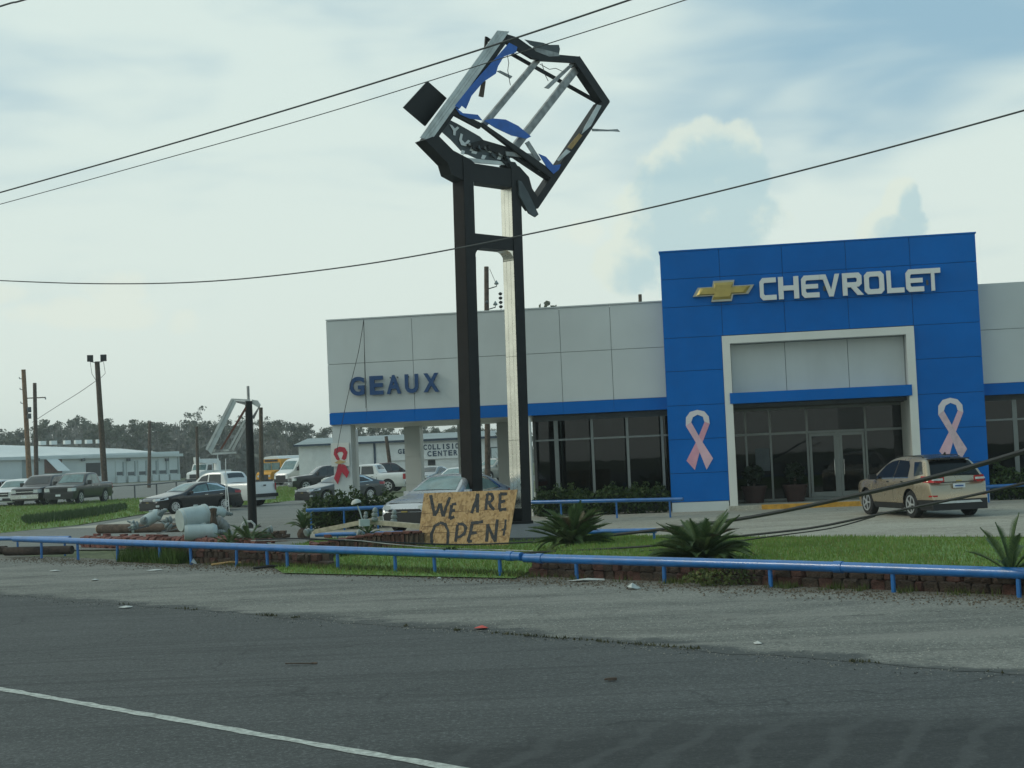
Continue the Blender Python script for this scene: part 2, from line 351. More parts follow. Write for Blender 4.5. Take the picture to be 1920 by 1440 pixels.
def fontmesh(ch, wd, ht, dep, bold=.0, name='letter', mat=None):
    cu = bpy.data.curves.new('f', 'FONT'); cu.body = ch; cu.extrude = .02; cu.offset = bold; o = bpy.data.objects.new('f', cu); COL.objects.link(o)
    bpy.context.view_layer.update(); me = bpy.data.meshes.new_from_object(o.evaluated_get(bpy.context.evaluated_depsgraph_get()))
    bpy.data.objects.remove(o); xs = [v.co.x for v in me.vertices]; ys = [v.co.y for v in me.vertices]
    for v in me.vertices:                                      # letter stands in the x-z plane, front toward -y
        x = (v.co.x-min(xs))/(max(xs)-min(xs))*wd; z = (v.co.y-min(ys))/(max(ys)-min(ys))*ht; v.co = (x, -dep if v.co.z > 0 else 0.0, z)
    me.materials.clear(); me.materials.append(mat); me.name = name; return me

# ================================================================== THE SETTING: ground, road, lawns
rd = V((1, -.964, 0)).normalized(); pd = V((.964, 1, 0)).normalized()          # along the highway / away from it
def RS(r, s, z=0.0): return rd*r + pd*s + V((0, 0, z))
def rs(p): return V(p).dot(rd), V(p).dot(pd)
def wob(r, a=.1): return a*(math.sin(r*.9)+.7*math.sin(r*2.3+1)+.4*math.sin(r*5.1+2))
struct('ground', sheet([(-900, -200), (900, -200), (900, 1500), (-900, 1500)], -.03), m_field)
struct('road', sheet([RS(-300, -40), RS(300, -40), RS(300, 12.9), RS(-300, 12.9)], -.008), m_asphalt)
ed = [RS(-300, 12.6)]+[RS(r*.25, 12.62+wob(r*.25, .06)+R_(-.07, .07)) for r in range(-220, 41)]+[RS(200, 12.6)]
struct('road_shoulder', sheet(ed+[RS(200, 18.9), RS(-300, 18.9)], -.004), m_apron)
# worn white edge line (broken outline)
a = [RS(r*.2, 6.99+R_(-.014, .014), .001) for r in range(-150, 31)]; b = [RS(r*.2, 7.11+R_(-.016, .016), .001) for r in range(30, -151, -1)]
struct('lane_edge_line', sheet(a+b, -.003), m_whitep)
def gp(pts, z): return [G(x, y, z) for x, y in pts]
struct('driveway', sheet(gp([(-500, 1040), (0, 1032), (300, 1030), (560, 1022), (650, 985), (600, 930), (520, 943), (280, 963), (150, 985), (0, 1000), (-500, 1020)], .0), .004), m_drive)
struct('sidewalk', sheet(gp([(100, 992), (190, 984), (300, 966), (420, 958), (430, 962), (300, 975), (190, 990)], .0), .012), m_walk)
lot = [G(560, 1012), G(800, 1004), G(985, 1000), G(1130, 1004), G(1410, 1007), G(1920, 1007), G(2500, 1012)]
struct('concrete_lot', sheet([(p.x, p.y) for p in lot]+[(60, 40), (60, 80), (-8, 80), (G(600, 950).x, G(600, 950).y)], .008), m_conc)
far_lot = gp([(-600, 985), (0, 948), (280, 933), (440, 922), (560, 908)], 0)
struct('parking_lot', sheet([(p.x, p.y) for p in far_lot]+[(-25, 240), (-160, 240), (-160, 110)], .006), m_drive)
struct('service_lot', sheet([(-16, 112), (25, 112), (25, 140), (-26, 140)], .005), m_drive)
# lawns (raised beds are real slabs)
lw = gp([(530, 1074), (745, 1079), (965, 1084), (1010, 1062), (1240, 1012), (1130, 1003), (990, 996), (800, 1003), (620, 1010), (470, 1036)], .02)
LAWN_SIGN = [(p.x, p.y) for p in lw]
struct('front_lawn', sheet(LAWN_SIGN, .02), m_grassg)
bk = [(1135, 1004), (1250, 1006), (1410, 1008), (1600, 1006), (1920, 1008), (2300, 1010)]
LB = [G(x, y, .03) for x, y in bk]; rl = [rs(G(x, 1085))[0] for x in (1010, 1150, 1400, 1600, 1900)]
LF = [RS(-17.9, 18.98, .26), RS(-15, 18.98, .26), RS(-12, 18.98, .25), RS(-9, 18.98, .24), RS(-4, 18.98, .24), RS(2, 18.98, .24)]
mb = MB()
n = 14
for i in range(len(LB)):
    for j in range(n+1): f = j/n; p = LF[i].lerp(LB[i], f); mb.v.append(p + V((0, 0, .03*math.sin(f*3.1))))
for i in range(len(LB)-1):
    for j in range(n): a_ = i*(n+1)+j; mb.f.append((a_, a_+1, a_+n+2, a_+n+1))
struct('right_lawn', mb, m_grassg)
ll = gp([(-500, 1018), (0, 1000), (145, 985), (280, 962), (430, 950), (560, 938), (600, 925), (560, 909), (440, 923), (280, 934), (0, 949), (-500, 985)], 0)
LAWN_LEFT = [(p.x, p.y) for p in ll]
struct('left_lawn', sheet(LAWN_LEFT, .012), m_grassg)
struct('planter_soil', sheet([RS(-31.3, 18.96), RS(-25.6, 18.96), RS(-25.8, 21.7), RS(-32, 21.7)], .10), m_soil)

def inpoly(x, y, P):
    c = False; j = len(P)-1
    for i in range(len(P)):
        if (P[i][1] > y) != (P[j][1] > y) and x < (P[j][0]-P[i][0])*(y-P[i][1])/(P[j][1]-P[i][1])+P[i][0]: c = not c
        j = i
    return c
g_lawn = leafmat('grass_blades', (.145, .24, .045), (.20, .30, .072), .35)
g_weed = leafmat('weed_blades', (.06, .095, .022), (.16, .17, .06), .3)
def blades(name, pts, h, mat, label, wd=.012, group=None):
    mb = MB()
    for (x, y, z) in pts:
        a_ = R_(0, 6.28); hh = h*R_(.5, 1.25); l = R_(0, .6)*hh; a2 = R_(0, 6.28); dx, dy = math.cos(a_)*wd, math.sin(a_)*wd
        tx, ty = x+math.cos(a2)*l, y+math.sin(a2)*l
        i = len(mb.v); mb.v += [V((x-dx, y-dy, z)), V((x+dx, y+dy, z)), V((tx, ty, z+hh))]; mb.f.append((i, i+1, i+2))
    me = bpy.data.meshes.new(name); me.from_pydata([tuple(p) for p in mb.v], [], mb.f); me.materials.append(mat)
    o = bpy.data.objects.new(name, me); COL.objects.link(o); tag(o, label, 'grass', group, 'stuff'); return o
def fill(P, n, z):
    xs = [p[0] for p in P]; ys = [p[1] for p in P]; out = []
    while len(out) < n:
        x, y = R_(min(xs), max(xs)), R_(min(ys), max(ys))
        if inpoly(x, y, P): out.append((x, y, z))
    return out
blades('grass', fill(LAWN_SIGN, 16000, .02), .085, g_lawn, 'mown green grass around the plywood board')
pts = []
for _ in range(34000):
    i = min(int(R_(0, 5)), 4); f = R_(0, 1); g_ = R_(0, 1); p = LF[i].lerp(LF[i+1], f).lerp(LB[i].lerp(LB[i+1], f), g_); pts.append((p.x, p.y, p.z+.03*math.sin(g_*3.1)-.01))
blades('grass', pts, .075, g_lawn, 'bright green grass of the raised bed in front of the gold car')
blades('grass', fill(LAWN_LEFT, 26000, .01), .13, g_lawn, 'green grass of the lawn in front of the parked trucks', .03)
# darker rank strip in the ditch of the left lawn
dk = gp([(40, 975), (150, 962), (235, 950), (238, 957), (160, 973), (50, 985)], 0)
blades('tall_grass', fill([(p.x, p.y) for p in dk], 6000, .0), .30, leafmat('ditch_grass', (.03, .065, .018), (.05, .09, .025), .2), 'dark tall grass in the ditch across the left lawn', .03)
# weeds along the rail and the shoulder's edge
pts = []
def weeds(r0_, r1_, s0, s1, n): 
    for _ in range(n): r_ = R_(r0_, r1_); pts.append(RS(r_, R_(s0, s1)).to_tuple())
for _ in range(70):
    r_ = R_(-33, -5); weeds(r_, r_+R_(.1, .5), 18.35, 18.78, int(R_(15, 60)))
weeds(-24.6, -18.1, 18.5, 18.95, 2600)
blades('weeds', pts, .10, g_weed, 'low weeds growing along the foot of the brick edging', .010)
pts = []
weeds(-31.2, -28.6, 18.35, 18.72, 1500)
blades('weeds', pts, .34, leafmat('tall_weed', (.06, .12, .022), (.11, .17, .04), .3), 'tall green weeds in front of the left brick planter', .012)
pts = []
for _ in range(18):
    r_ = R_(-22, -3); weeds(r_, r_+R_(.05, .35), 12.55, 12.66, int(R_(4, 22)))
weeds(-12.5, -9.5, 12.56, 12.66, 200)
blades('weeds', pts, .035, leafmat('dry_weed', (.05, .055, .025), (.10, .095, .05), .2), 'thin dry weeds in the seam between road and shoulder', .012)

# loose grit along the seam, the rail and over the shoulder
def grit(name, label, n_, fn, s0, s1, mat):
    mb = MB()
    for _ in range(n_):
        p = fn(); q = R_(s0, s1); a_ = R_(0, 6.28); P = [p+V((math.cos(a_+i*2.1)*q, math.sin(a_+i*2.1)*q, 0)) for i in range(3)]
        mb.add(P+[p+V((0, 0, q*.9))], [(0, 1, 3), (1, 2, 3), (2, 0, 3)])
    me = bpy.data.meshes.new(name); me.from_pydata([tuple(v) for v in mb.v], [], mb.f); me.materials.append(mat); o = bpy.data.objects.new(name, me); COL.objects.link(o); tag(o, label, 'gravel', None, 'stuff')
def seam(): r_ = R_(-34, 0); return RS(r_, 12.62+wob(r_, .06)+random.gauss(-.03, .22), -.006)
def foot(): return RS(R_(-36, -4), 18.3+random.gauss(0, .35)-abs(random.gauss(0, .25)), .0)
def wide(): return RS(R_(-36, -2), R_(12.7, 18.6), .0)
grit('grit', 'pale grit strewn along the seam of road and shoulder', 2200, seam, .004, .014, M('grit_pale', (.22, .22, .19), .9, 0, .4, 30))
grit('grit', 'dark crumbs of asphalt along the seam of road and shoulder', 700, seam, .004, .014, M('grit_dark', (.03, .03, .028), .95, 0, .4, 30))
grit('grit', 'brown soil and crumbs at the foot of the rail', 6000, foot, .006, .026, M('grit_soil', (.10, .08, .055), .95, 0, .5, 20))
grit('grit', 'scattered light grit over the shoulder', 5000, wide, .004, .014, M('grit_light', (.30, .30, .27), .9, 0, .3, 30))

# ================================================================== DEALERSHIP
TH = math.radians(8.1); B0 = G(1260, 961)
ex = V((math.cos(TH), -math.sin(TH), 0)); ny = V((math.sin(TH), math.cos(TH), 0))
def BL(x, y, yl):
    d = ray(x, y); tt = (yl-(CAM-B0).dot(ny))/d.dot(ny); p = CAM+d*tt-B0; return p.dot(ex), p.z
def BW(x, y, z=0.0): return B0+ex*x+ny*y+V((0, 0, z))
dl = thing('dealership_building', 'grey and blue car dealership with tall blue entrance tower and open canopy', 'building', B0, -TH)
m_core = M('panel_core', (.16, .18, .18), .8)
def panel(parent, x0, x1, z0, z1, y, mat, dep=.05, name='wall_panel', g=.008):
    return MB().span(x0+g, x1-g, y-dep+R_(-.0015, .0015), y, z0+g, z1-g).build(name, mat, parent)
# --- tower
tw = MB()
tw.span(.02, 1.9, .0, 4, .33, 8.66); tw.span(8.18, 10.25, 0, 4, .33, 8.66); tw.span(1.9, 8.18, 0, 4, 5.83, 8.66)
tw.span(2.3, 7.8, .55, 4, 3.60, 5.83)
tower = tw.build('entrance_tower', M('tower_core', (.004, .03, .10), .8), dl)
rows = [.33, 1.29, 2.42, 3.55, 4.70, 5.82, 6.85, 7.80, 8.72]; cols = [0, 1.97, 4.03, 6.10, 8.16, 10.27]
for j in range(8):
    for i in range(5):
        if 1 <= i <= 3 and rows[j] < 5.8: continue
        x0, x1 = cols[i], cols[i+1]
        if rows[j] < 5.8: x0, x1 = (0, 1.93) if i == 0 else (8.15, 10.27)
        panel(tower, x0, x1, rows[j], rows[j+1], .0, m_blue, .05, 'wall_panel', .007)
for (x, s_) in ((-.0, -1), (10.27, 1)):                                     # tower's flanks
    for j in range(8): MB().span(min(x, x-s_*.05), max(x, x-s_*.05), .01, 4, rows[j]+.01, rows[j+1]-.01).build('wall_panel', m_blue, tower)
MB().span(-.03, 10.3, -.06, 4.02, 8.722, 8.77).build('coping', m_blue, tower)
for x0, x1 in ((.02, 1.9), (8.18, 10.25)): MB().span(x0, x1, -.06, 3.9, 0, .32).build('plinth', m_panel, tower)
fr = MB(); fr.span(1.93, 2.19, -.14, 2.3, 0, 5.80); fr.span(7.89, 8.15, -.14, 2.3, 0, 5.80); fr.span(2.19, 7.89, -.138, .6, 5.54, 5.798); fr.build('portal_frame', m_frame, tower)
for x0, x1 in ((2.20, 4.0), (4.0, 6.05), (6.05, 7.88)): panel(tower, x0, x1, 3.89, 5.53, .50, m_panel)
MB().span(2.10, 7.98, -.19, .52, 3.53, 3.885).build('blue_band', m_blue, tower)
MB().span(2.2, 7.88, .53, 2.9, 3.40, 3.52).build('soffit', m_slab, tower)
# --- entry glazing
YE = 2.35
def mull(parent, x0, x1, z0, z1, y, w_=.06, mat=None): return MB().span(x0, x1, y-.05, y+.05, z0, z1).build('mullion', mat or m_alu, parent)
ent = MB().span(2.2, 7.88, YE-.05, YE+.05, 3.30, 3.42).build('entry_glazing', m_alu, dl)
xs_ = [BL(x, 850, YE)[0] for x in (1400, 1446, 1515, 1572, 1625, 1697)]
zt = BL(1480, 812, YE)[1]
for q, x in enumerate(xs_):
    w_ = .11 if q == 3 else .07
    mull(ent, x-w_/2, x+w_/2, .16, zt-.041 if q == 3 else 3.299, YE)
mull(ent, 2.2, 7.88, zt-.04, zt+.04, YE-.003); mull(ent, 2.2, 7.88, .16, .24, YE-.003)
edges = [2.2]+xs_+[7.88]
for q in range(len(edges)-1):
    if q != 3: MB().span(edges[q]+.03, edges[q+1]-.03, YE-.01, YE+.01, zt+.04, 3.30).build('pane', m_glass, ent)
    if q in (3, 4):
        d = MB(); x0, x1 = edges[q]+.06, edges[q+1]-.06
        d.span(x0, x0+.08, YE-.07, YE-.02, .25, zt-.05); d.span(x1-.08, x1, YE-.07, YE-.02, .25, zt-.05); d.span(x0+.08, x1-.08, YE-.07, YE-.02, .25, .42); d.span(x0+.08, x1-.08, YE-.07, YE-.02, zt-.15, zt-.05)
        dd = d.build('door', m_alu, ent); MB().span(x0+.08, x1-.08, YE-.055, YE-.04, .42, zt-.15).build('pane', m_glass, dd)
        hx = x1-.10 if q == 3 else x0+.10
        MB().tube([(hx, YE-.08, .95), (hx, YE-.15, 1.0), (hx, YE-.15, 1.5), (hx, YE-.08, 1.55)], .018, 6).build('handle', m_chr, dd)
    else: MB().span(edges[q]+.03, edges[q+1]-.03, YE-.01, YE+.01, .24, zt-.04).build('pane', m_glass, ent)
MB().span(edges[3]+.03, edges[5]-.03, YE-.01, YE+.01, zt+.041, 3.29).build('pane', m_glass, ent)
struct_ = MB(); struct_.span(1.9, 8.2, -.38, 6, .009, .15); o = struct_.build('entry_slab', m_walk, dl)
MB().span(2.95, 8.2, -.46, -.384, .009, .155).build('yellow_kerb', m_yellow, dl)
MB().span(2.95, 8.2, -.384, -.10, .151, .156).build('yellow_kerb_top', m_yellow, dl)
# --- left wing with open canopy
YW = .8
xv = [BL(x, 600, YW)[0] for x in (613, 682, 772, 862, 955, 1049, 1144, 1238)]; xv[-1] = -.02
ws = MB().span(xv[0]+.02, -.02, YW, 9.2, 3.5, 7.08).build('wing', m_core, dl)
for i in range(7):
    panel(ws, xv[i], xv[i+1], 5.6, 7.14, YW, m_panel); panel(ws, xv[i], xv[i+1], 3.885, 5.6, YW, m_panel)
    MB().span(xv[i]+.003, xv[i+1]-.003, YW-.10, YW, 3.47, 3.88).build('blue_band', m_blue, ws)
MB().span(xv[0]-.03, -.03, YW-.075, YW+.3, 7.145, 7.19).build('coping', m_panel, ws)
for z0, z1, mt_ in ((5.6, 7.14, m_panel), (3.885, 5.6, m_panel), (3.47, 3.88, m_blue)):    # left end of the canopy
    for y0, y1 in ((YW, 3.6), (3.6, 6.4), (6.4, 9.2)): MB().span(xv[0]-.04, xv[0]+.015, y0+.012, y1-.012, z0+.01, z1-.01).build('wall_panel', mt_, ws)
MB().span(xv[0]+.02, -4.7, YW+.001, 9.2, 3.44, 3.495).build('soffit', m_panel, ws)
def column(x0, wd, y0, dep):
    c = MB().span(x0, x0+wd, y0, y0+dep, 0.01, 3.438).build('column', m_panel, dl)
    for za, zb in ((.02, 1.12), (1.14, 2.24), (2.26, 3.43)): MB().span(x0-.018, x0+wd+.018, y0-.018, y0+dep+.018, za, zb).build('cladding_panel', m_panel, c)
    return c
column(BL(624, 800, YW)[0], .62, YW+.02, .62)
xr = BL(758, 800, 7.8)[0]
for x0, y0 in ((xr, 7.8), (BL(858, 800, 7.8)[0], 7.8), (BL(932, 800, 7.8)[0], 7.8), (BL(626, 800, 7.8)[0]+.2, 7.8)): column(x0, .6, y0, .62)
MB().tube([(-4.78, .86, 0), (-4.78, .86, 3.44)], .055, 8).build('downpipe', m_frame, dl)
# --- showroom glass, left and right
def glazing(x0, x1, y, ms, zt_, name):
    g = MB().span(x0, x1, y-.06, y+.06, 3.26, 3.46).build(name, m_slab, dl)
    MB().span(x0, x1, y-.06, y+.06, .01, .30).build('sill_wall', m_slab, g)
    MB().span(x0, x1, y-.053, y+.04, zt_-.03, zt_+.03).build('mullion', m_alu, g)
    e_ = [x0]+ms+[x1]
    for i, x in enumerate(ms): MB().span(x-(.10 if i == 0 else .045), x+.045, y-.05, y+.045, .30, 3.26).build('mullion', m_alu, g)
    for i in range(len(e_)-1):
        for za, zb in ((.301, zt_-.031), (zt_+.031, 3.259)): MB().span(e_[i]+.046, e_[i+1]-.101, y-.01, y+.01, za, zb).build('pane', m_glass, g)
    return g
YG = 1.25
glazing(-4.65, -.03, YG, [BL(x, 830, YG)[0] for x in (1045, 1111, 1177, 1243)][:3]+[-.25], BL(1111, 822, YG)[1], 'showroom_glazing')
glazing(10.3, 19, YG, [BL(1905, 800, YG)[0], 13.2, 14.8, 16.4, 18], 2.62, 'showroom_glazing')
rw = MB().span(10.3, 19, YW, 9.2, 3.5, 7.08).build('wing', m_core, dl)
for x0, x1 in ((10.3, 12.05), (12.05, 13.9), (13.9, 15.7), (15.7, 17.5), (17.5, 19)):
    panel(rw, x0, x1, 5.6, 7.14, YW, m_panel); panel(rw, x0, x1, 3.82, 5.6, YW, m_panel); MB().span(x0+.003, x1-.003, YW-.1, YW, 3.44, 3.815).build('blue_band', m_blue, rw)
# --- shell and showroom inside
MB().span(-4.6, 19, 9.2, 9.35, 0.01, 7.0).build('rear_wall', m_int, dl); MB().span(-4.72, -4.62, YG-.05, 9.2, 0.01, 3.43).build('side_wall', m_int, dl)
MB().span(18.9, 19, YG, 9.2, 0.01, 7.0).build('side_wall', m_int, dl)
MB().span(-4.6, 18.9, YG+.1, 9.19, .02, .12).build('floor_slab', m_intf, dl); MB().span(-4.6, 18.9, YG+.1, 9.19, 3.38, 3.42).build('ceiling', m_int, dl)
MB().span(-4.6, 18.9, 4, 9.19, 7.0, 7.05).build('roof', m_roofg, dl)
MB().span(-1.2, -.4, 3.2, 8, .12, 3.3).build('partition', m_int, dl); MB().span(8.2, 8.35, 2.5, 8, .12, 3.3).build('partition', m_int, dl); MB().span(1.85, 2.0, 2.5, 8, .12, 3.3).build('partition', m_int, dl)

# furniture and posters seen through the glass
def poster(px, py, wpx, hpx, y, label, mat, dark=True):
    x, z = BL(px, py, y); s_ = FPX/(B0.y+y); ww, hh = wpx/s_/2, hpx/s_/2
    p = thing('poster', label, 'poster', BW(x, y, z-hh), -TH); MB().span(-ww, ww, -.01, .01, 0, 2*hh).build('sheet', mat, p)
    if dark: MB().span(-ww*.8, ww*.8, -.016, -.0105, .15*hh, .55*hh).build('printed_block', m_slab, p)
m_post = M('poster_paper', (.55, .56, .54), .6, 0, .1, 3)
poster(1140, 800, 15, 26, YG+.05, 'white poster high in the showroom window left of the tower', m_post)
poster(1025, 797, 26, 20, YG+.05, 'pale poster in the top pane nearest the sign post', m_post)
poster(1535, 795, 14, 20, YE+.6, 'left white notice above the entrance doors', m_post); poster(1555, 795, 13, 20, YE+.6, 'right white notice above the entrance doors', m_post)
poster(1690, 838, 34, 44, YE+.06, 'pale notice taped in the glass right of the doors', m_post)
poster(1430, 862, 26, 42, YE-.12, 'framed dark board on the glass left of the entrance', m_slab, False)
for x, y, lb in ((-3.2, 3.4, 'dark office desk behind the left showroom window'), (4.5, 5.8, 'dark reception desk deep inside the entrance')):
    dk_ = thing('desk', lb, 'desk', BW(x, y, .12), -TH); MB().span(-.9, .9, -.4, .4, .70, .75).build('desk_top', m_wood, dk_)
    for s_ in (-.85, .85): MB().span(s_-.03, s_+.03, -.38, .38, 0, .70).build('side_panel', m_wood, dk_)
    MB().span(-.8, .8, -.36, -.33, .2, .69).build('front_panel', m_wood, dk_)

# potted shrubs beside the door
m_hedge = leafmat('hedge_leaf', (.030, .058, .018), (.075, .115, .032), .25)
m_potleaf = leafmat('pot_leaf', (.012, .022, .010), (.025, .038, .014), .1)
def leafcloud(mb, c, rad, n, s_, flat=1.0):
    for _ in range(n):
        while True:
            p = V((R_(-1, 1), R_(-1, 1), R_(-1, 1)))
            if .35 < p.length < 1: break
        p = V(c)+V((p.x*rad[0], p.y*rad[1], p.z*rad[2])); a_ = V((R_(-1, 1), R_(-1, 1), R_(-1, 1))).normalized(); b_ = a_.cross(V((R_(-1, 1), R_(-1, 1), R_(-1, 1)))).normalized()
        q = s_*R_(.6, 1.3); mb.add([p-a_*q, p+b_*q*.5, p+a_*q, p-b_*q*.5], [(0, 1, 2, 3)])
    return mb
for (px, lb, w_) in ((1415, 'clay pot with dark shrub left of the entrance frame', .42), (1492, 'dark potted shrub beside the left entrance door', .4)):
    x, z = BL(px, 940, 1.6); p = thing('potted_shrub', lb, 'plant', BW(x, 1.5, .151), -TH)
    MB().lathe([(w_*.7, 0), (w_, .5), (w_*1.06, .5), (w_*1.06, .58), (w_*.9, .58), (w_*.88, .5)], n=18).build('pot', m_pot, p, True)
    MB().tube([(0, 0, .5), (.02, 0, 1.0)], .04, 6).build('stem', m_wood, p); leafcloud(MB(), (0, 0, .98), (.36, .36, .36), 300, .09).build('foliage', m_potleaf, p)

# ------------------------------------------------------------------ raised lettering, emblem, ribbons
def root_on(name, label, cat, x, y, z): return thing(name, label, cat, BW(x, y, z), -TH)
gx = root_on('raised_lettering', 'dark blue raised word GEAUX on the grey wing wall', 'sign', xv[0], YW-.07, 4.45)
for ch, a_, b_ in (('G', 658, 685.5), ('E', 695.5, 721), ('A', 727, 754), ('U', 761.5, 786.5), ('X', 796, 825)):
    x0 = BL(a_, 727, YW)[0]; x1 = BL(b_, 727, YW)[0]
    o = link_copy(fontmesh(ch, x1-x0, .66, .09, .035, 'letter', m_letterb), 'letter', gx, (x0-xv[0], -.04, 0))
    for xx in (.25, .75): MB().span((x1-x0)*xx-.02, (x1-x0)*xx+.02, .0, .035, .55, .6).build('standoff', m_slab, o)
# square-cut white letters, each traced as an outline on an 80 x 100 grid
CHV = {'C': [[(18, 0), (100, 0), (100, 22), (30, 22), (24, 28), (24, 72), (30, 78), (100, 78), (100, 100), (18, 100), (0, 84), (0, 16)]],
       'H': [[(0, 0), (24, 0), (24, 38), (74, 38), (74, 0), (98, 0), (98, 100), (74, 100), (74, 60), (24, 60), (24, 100), (0, 100)]],
       'E': [[(16, 0), (98, 0), (98, 22), (30, 22), (24, 28), (24, 40), (92, 40), (92, 60), (24, 60), (24, 72), (30, 78), (100, 78), (100, 100), (16, 100), (0, 85), (0, 15)]],
       'V': [[(38, 0), (62, 0), (100, 100), (74, 100), (50, 30), (22, 100), (-14, 100), (-14, 78), (6, 78)]],
       'R': [[(0, 0), (24, 0), (24, 36), (42, 36), (74, 0), (106, 0), (70, 38), (84, 38), (98, 50), (98, 86), (84, 100), (0, 100), (0, 58), (68, 58), (74, 63), (74, 73), (68, 78), (24, 78), (24, 59.5), (0, 59.5)]],
       'O': [[(16, 0), (84, 0), (100, 15), (100, 50), (76, 50), (76, 28), (70, 22), (30, 22), (24, 28), (24, 50), (0, 50), (0, 15)], [(0, 50), (24, 50), (24, 72), (30, 78), (70, 78), (76, 72), (76, 50), (100, 50), (100, 85), (84, 100), (16, 100), (0, 85)]],
       'L': [[(0, 0), (98, 0), (98, 22), (24, 22), (24, 100), (0, 100)]],
       'T': [[(38, 0), (62, 0), (62, 78), (104, 78), (104, 100), (-12, 100), (-12, 78), (38, 78)]]}
CHV['R'] = [[(0, 0), (24, 0), (24, 36), (42, 36), (74, 0), (106, 0), (70, 37), (84, 38), (98, 50), (98, 68), (74, 68), (74, 63), (68, 58), (24, 58), (24, 68), (0, 68)], [(0, 68), (24, 68), (24, 78), (68, 78), (74, 73), (74, 68), (98, 68), (98, 86), (84, 100), (0, 100)]]
cl = root_on('raised_lettering', 'white raised word CHEVROLET across the top of the blue tower', 'sign', 3.2, -.06, 6.85)
xs_l = [(1424, 1455), (1459, 1498), (1502, 1536), (1541, 1574), (1579, 1616), (1620, 1657), (1662, 1695), (1698, 1732), (1735, 1762)]
for ch, (a_, b_) in zip('CHEVROLET', xs_l):
    x0 = BL(a_, 540, 0)[0]; x1 = BL(b_, 540, 0)[0]; z0 = 0.06; h = .74; mb = MB()
    for poly in CHV[ch]: mb.prism([V((p[0]/100*(x1-x0), -.14, z0+p[1]/100*h)) for p in poly], (0, .10, 0))
    o = mb.build('letter', m_letter, cl); o.location = (x0-3.2, 0, 0)
    MB().span(.06*(x1-x0), .2*(x1-x0), -.038, .01, z0+.28*h, z0+.5*h).build('standoff', m_slab, o)
# emblem: gold cross bow in a pale bevelled rim
eb = root_on('emblem', 'gold bow-tie cross emblem left of the white lettering', 'emblem', 1.02, -.06, 6.95)
def bow(sx_, sz, cx, cz): 
    P = [(-.5, -.20), (-.17, -.20), (-.20, -.48), (.14, -.48), (.17, -.20), (.42, -.20), (.52, .20), (.18, .20), (.20, .46), (-.15, .46), (-.17, .20), (-.41, .20)]
    return [V((cx+x*sx_, 0, cz+z*sz)) for x, z in P]
cx_, cz_ = 1.02, .36
MB().prism([p+V((0, -.10, 0)) for p in bow(2.0, .74, cx_, cz_)], (0, .11, 0)).build('rim', m_goldr, eb)
o1 = bow(1.78, .60, cx_, cz_); o2 = bow(1.55, .42, cx_, cz_); mb = MB(); nb = len(o1)
mb.add([p+V((0, -.101, 0)) for p in o1]+[p+V((0, -.15, 0)) for p in o2], [tuple(range(nb, 2*nb))]+[(i, (i+1) % nb, nb+(i+1) % nb, nb+i) for i in range(nb)])
mb.build('gold_face', m_gold, eb)

def ribbon(name, label, x, y, z0, W_, H_, mats, style):
    r_ = root_on(name, label, 'ribbon sign', x, y, z0); q = lambda L, yy: [V((a_*W_, yy, b_*H_)) for a_, b_ in L]
    if style == 0:
        MB().prism(q([(-.16, .12), (.05, .0), (.40, .78), (.36, .86), (.18, .70)], 0), (0, .006, 0)) if 0 else None
        MB().prism(q([(-.50, .16), (-.20, .0), (.10, .42), (.44, .76), (.26, .80), (-.06, .50)], -.004), (0, .004, 0)).build('tail', mats[0], r_)
        MB().prism(q([(.50, .18), (.24, .0), (-.12, .46), (-.46, .74), (-.30, .84), (.06, .52)], -.010), (0, .004, 0)).build('tail', mats[1], r_)
        lo = [(-.46, .74), (-.44, .88), (-.28, .97), (0, 1.0), (.26, .97), (.42, .88), (.44, .76), (.24, .80), (.20, .88), (.0, .92), (-.18, .88), (-.25, .80)]
        MB().prism(q(lo, -.016), (0, .004, 0)).build('loop', mats[2], r_)
    return r_
ribbon('awareness_ribbon', 'pink awareness ribbon on the blue tower left of the entrance', BL(1309, 800, 0)[0], -.056, BL(1309, 881, 0)[1], .88, 2.0, (m_pink1, m_pink2, m_pinkw), 0)
ribbon('awareness_ribbon', 'pale pink awareness ribbon on the blue tower above the gold car', BL(1784, 800, 0)[0], -.056, BL(1784, 864, 0)[1], .88, 2.05, (m_pink2, M('ribbon_faded', (.58, .44, .47), .5), m_pinkw), 0)
# red ribbon on its white board at the canopy column
xc = BL(639, 850, YW)[0]; zc0 = BL(639, 912, YW)[1]; yb = YW-.06
rr = root_on('red_ribbon_sign', 'white board with a red looped ribbon on the front canopy column', 'ribbon sign', xc, yb, zc0)
s_ = FPX/(B0.y+2)
MB().span(-18/s_, 17/s_, 0, .03, 38/s_, 82/s_).build('board', m_frame, rr)
Q = lambda L, yy: [V(((a_-639)/s_, yy, (912-b_)/s_)) for a_, b_ in L]
lp = [(631, 861), (626, 851), (628, 841), (638, 837), (648, 839), (653, 848), (650, 860), (646, 863), (641, 860), (645, 851), (643, 847), (636, 847), (633, 850), (638, 861), (634, 863)]
MB().prism(Q(lp, -.012), (0, .010, 0)).build('loop', m_red2, rr)
MB().prism(Q([(634, 870), (641, 870), (641, 884), (632, 908), (625, 896), (630, 884)], -.012), (0, .010, 0)).build('tail', m_red2, rr)
MB().prism(Q([(642, 870), (648, 872), (655, 886), (650, 897), (640, 884)], -.018), (0, .006, 0)).build('tail', m_red2, rr)
MB().prism(Q([(627, 867), (637, 862), (650, 866), (637, 870)], -.028), (0, .010, 0)).build('knot', m_tan2, rr)

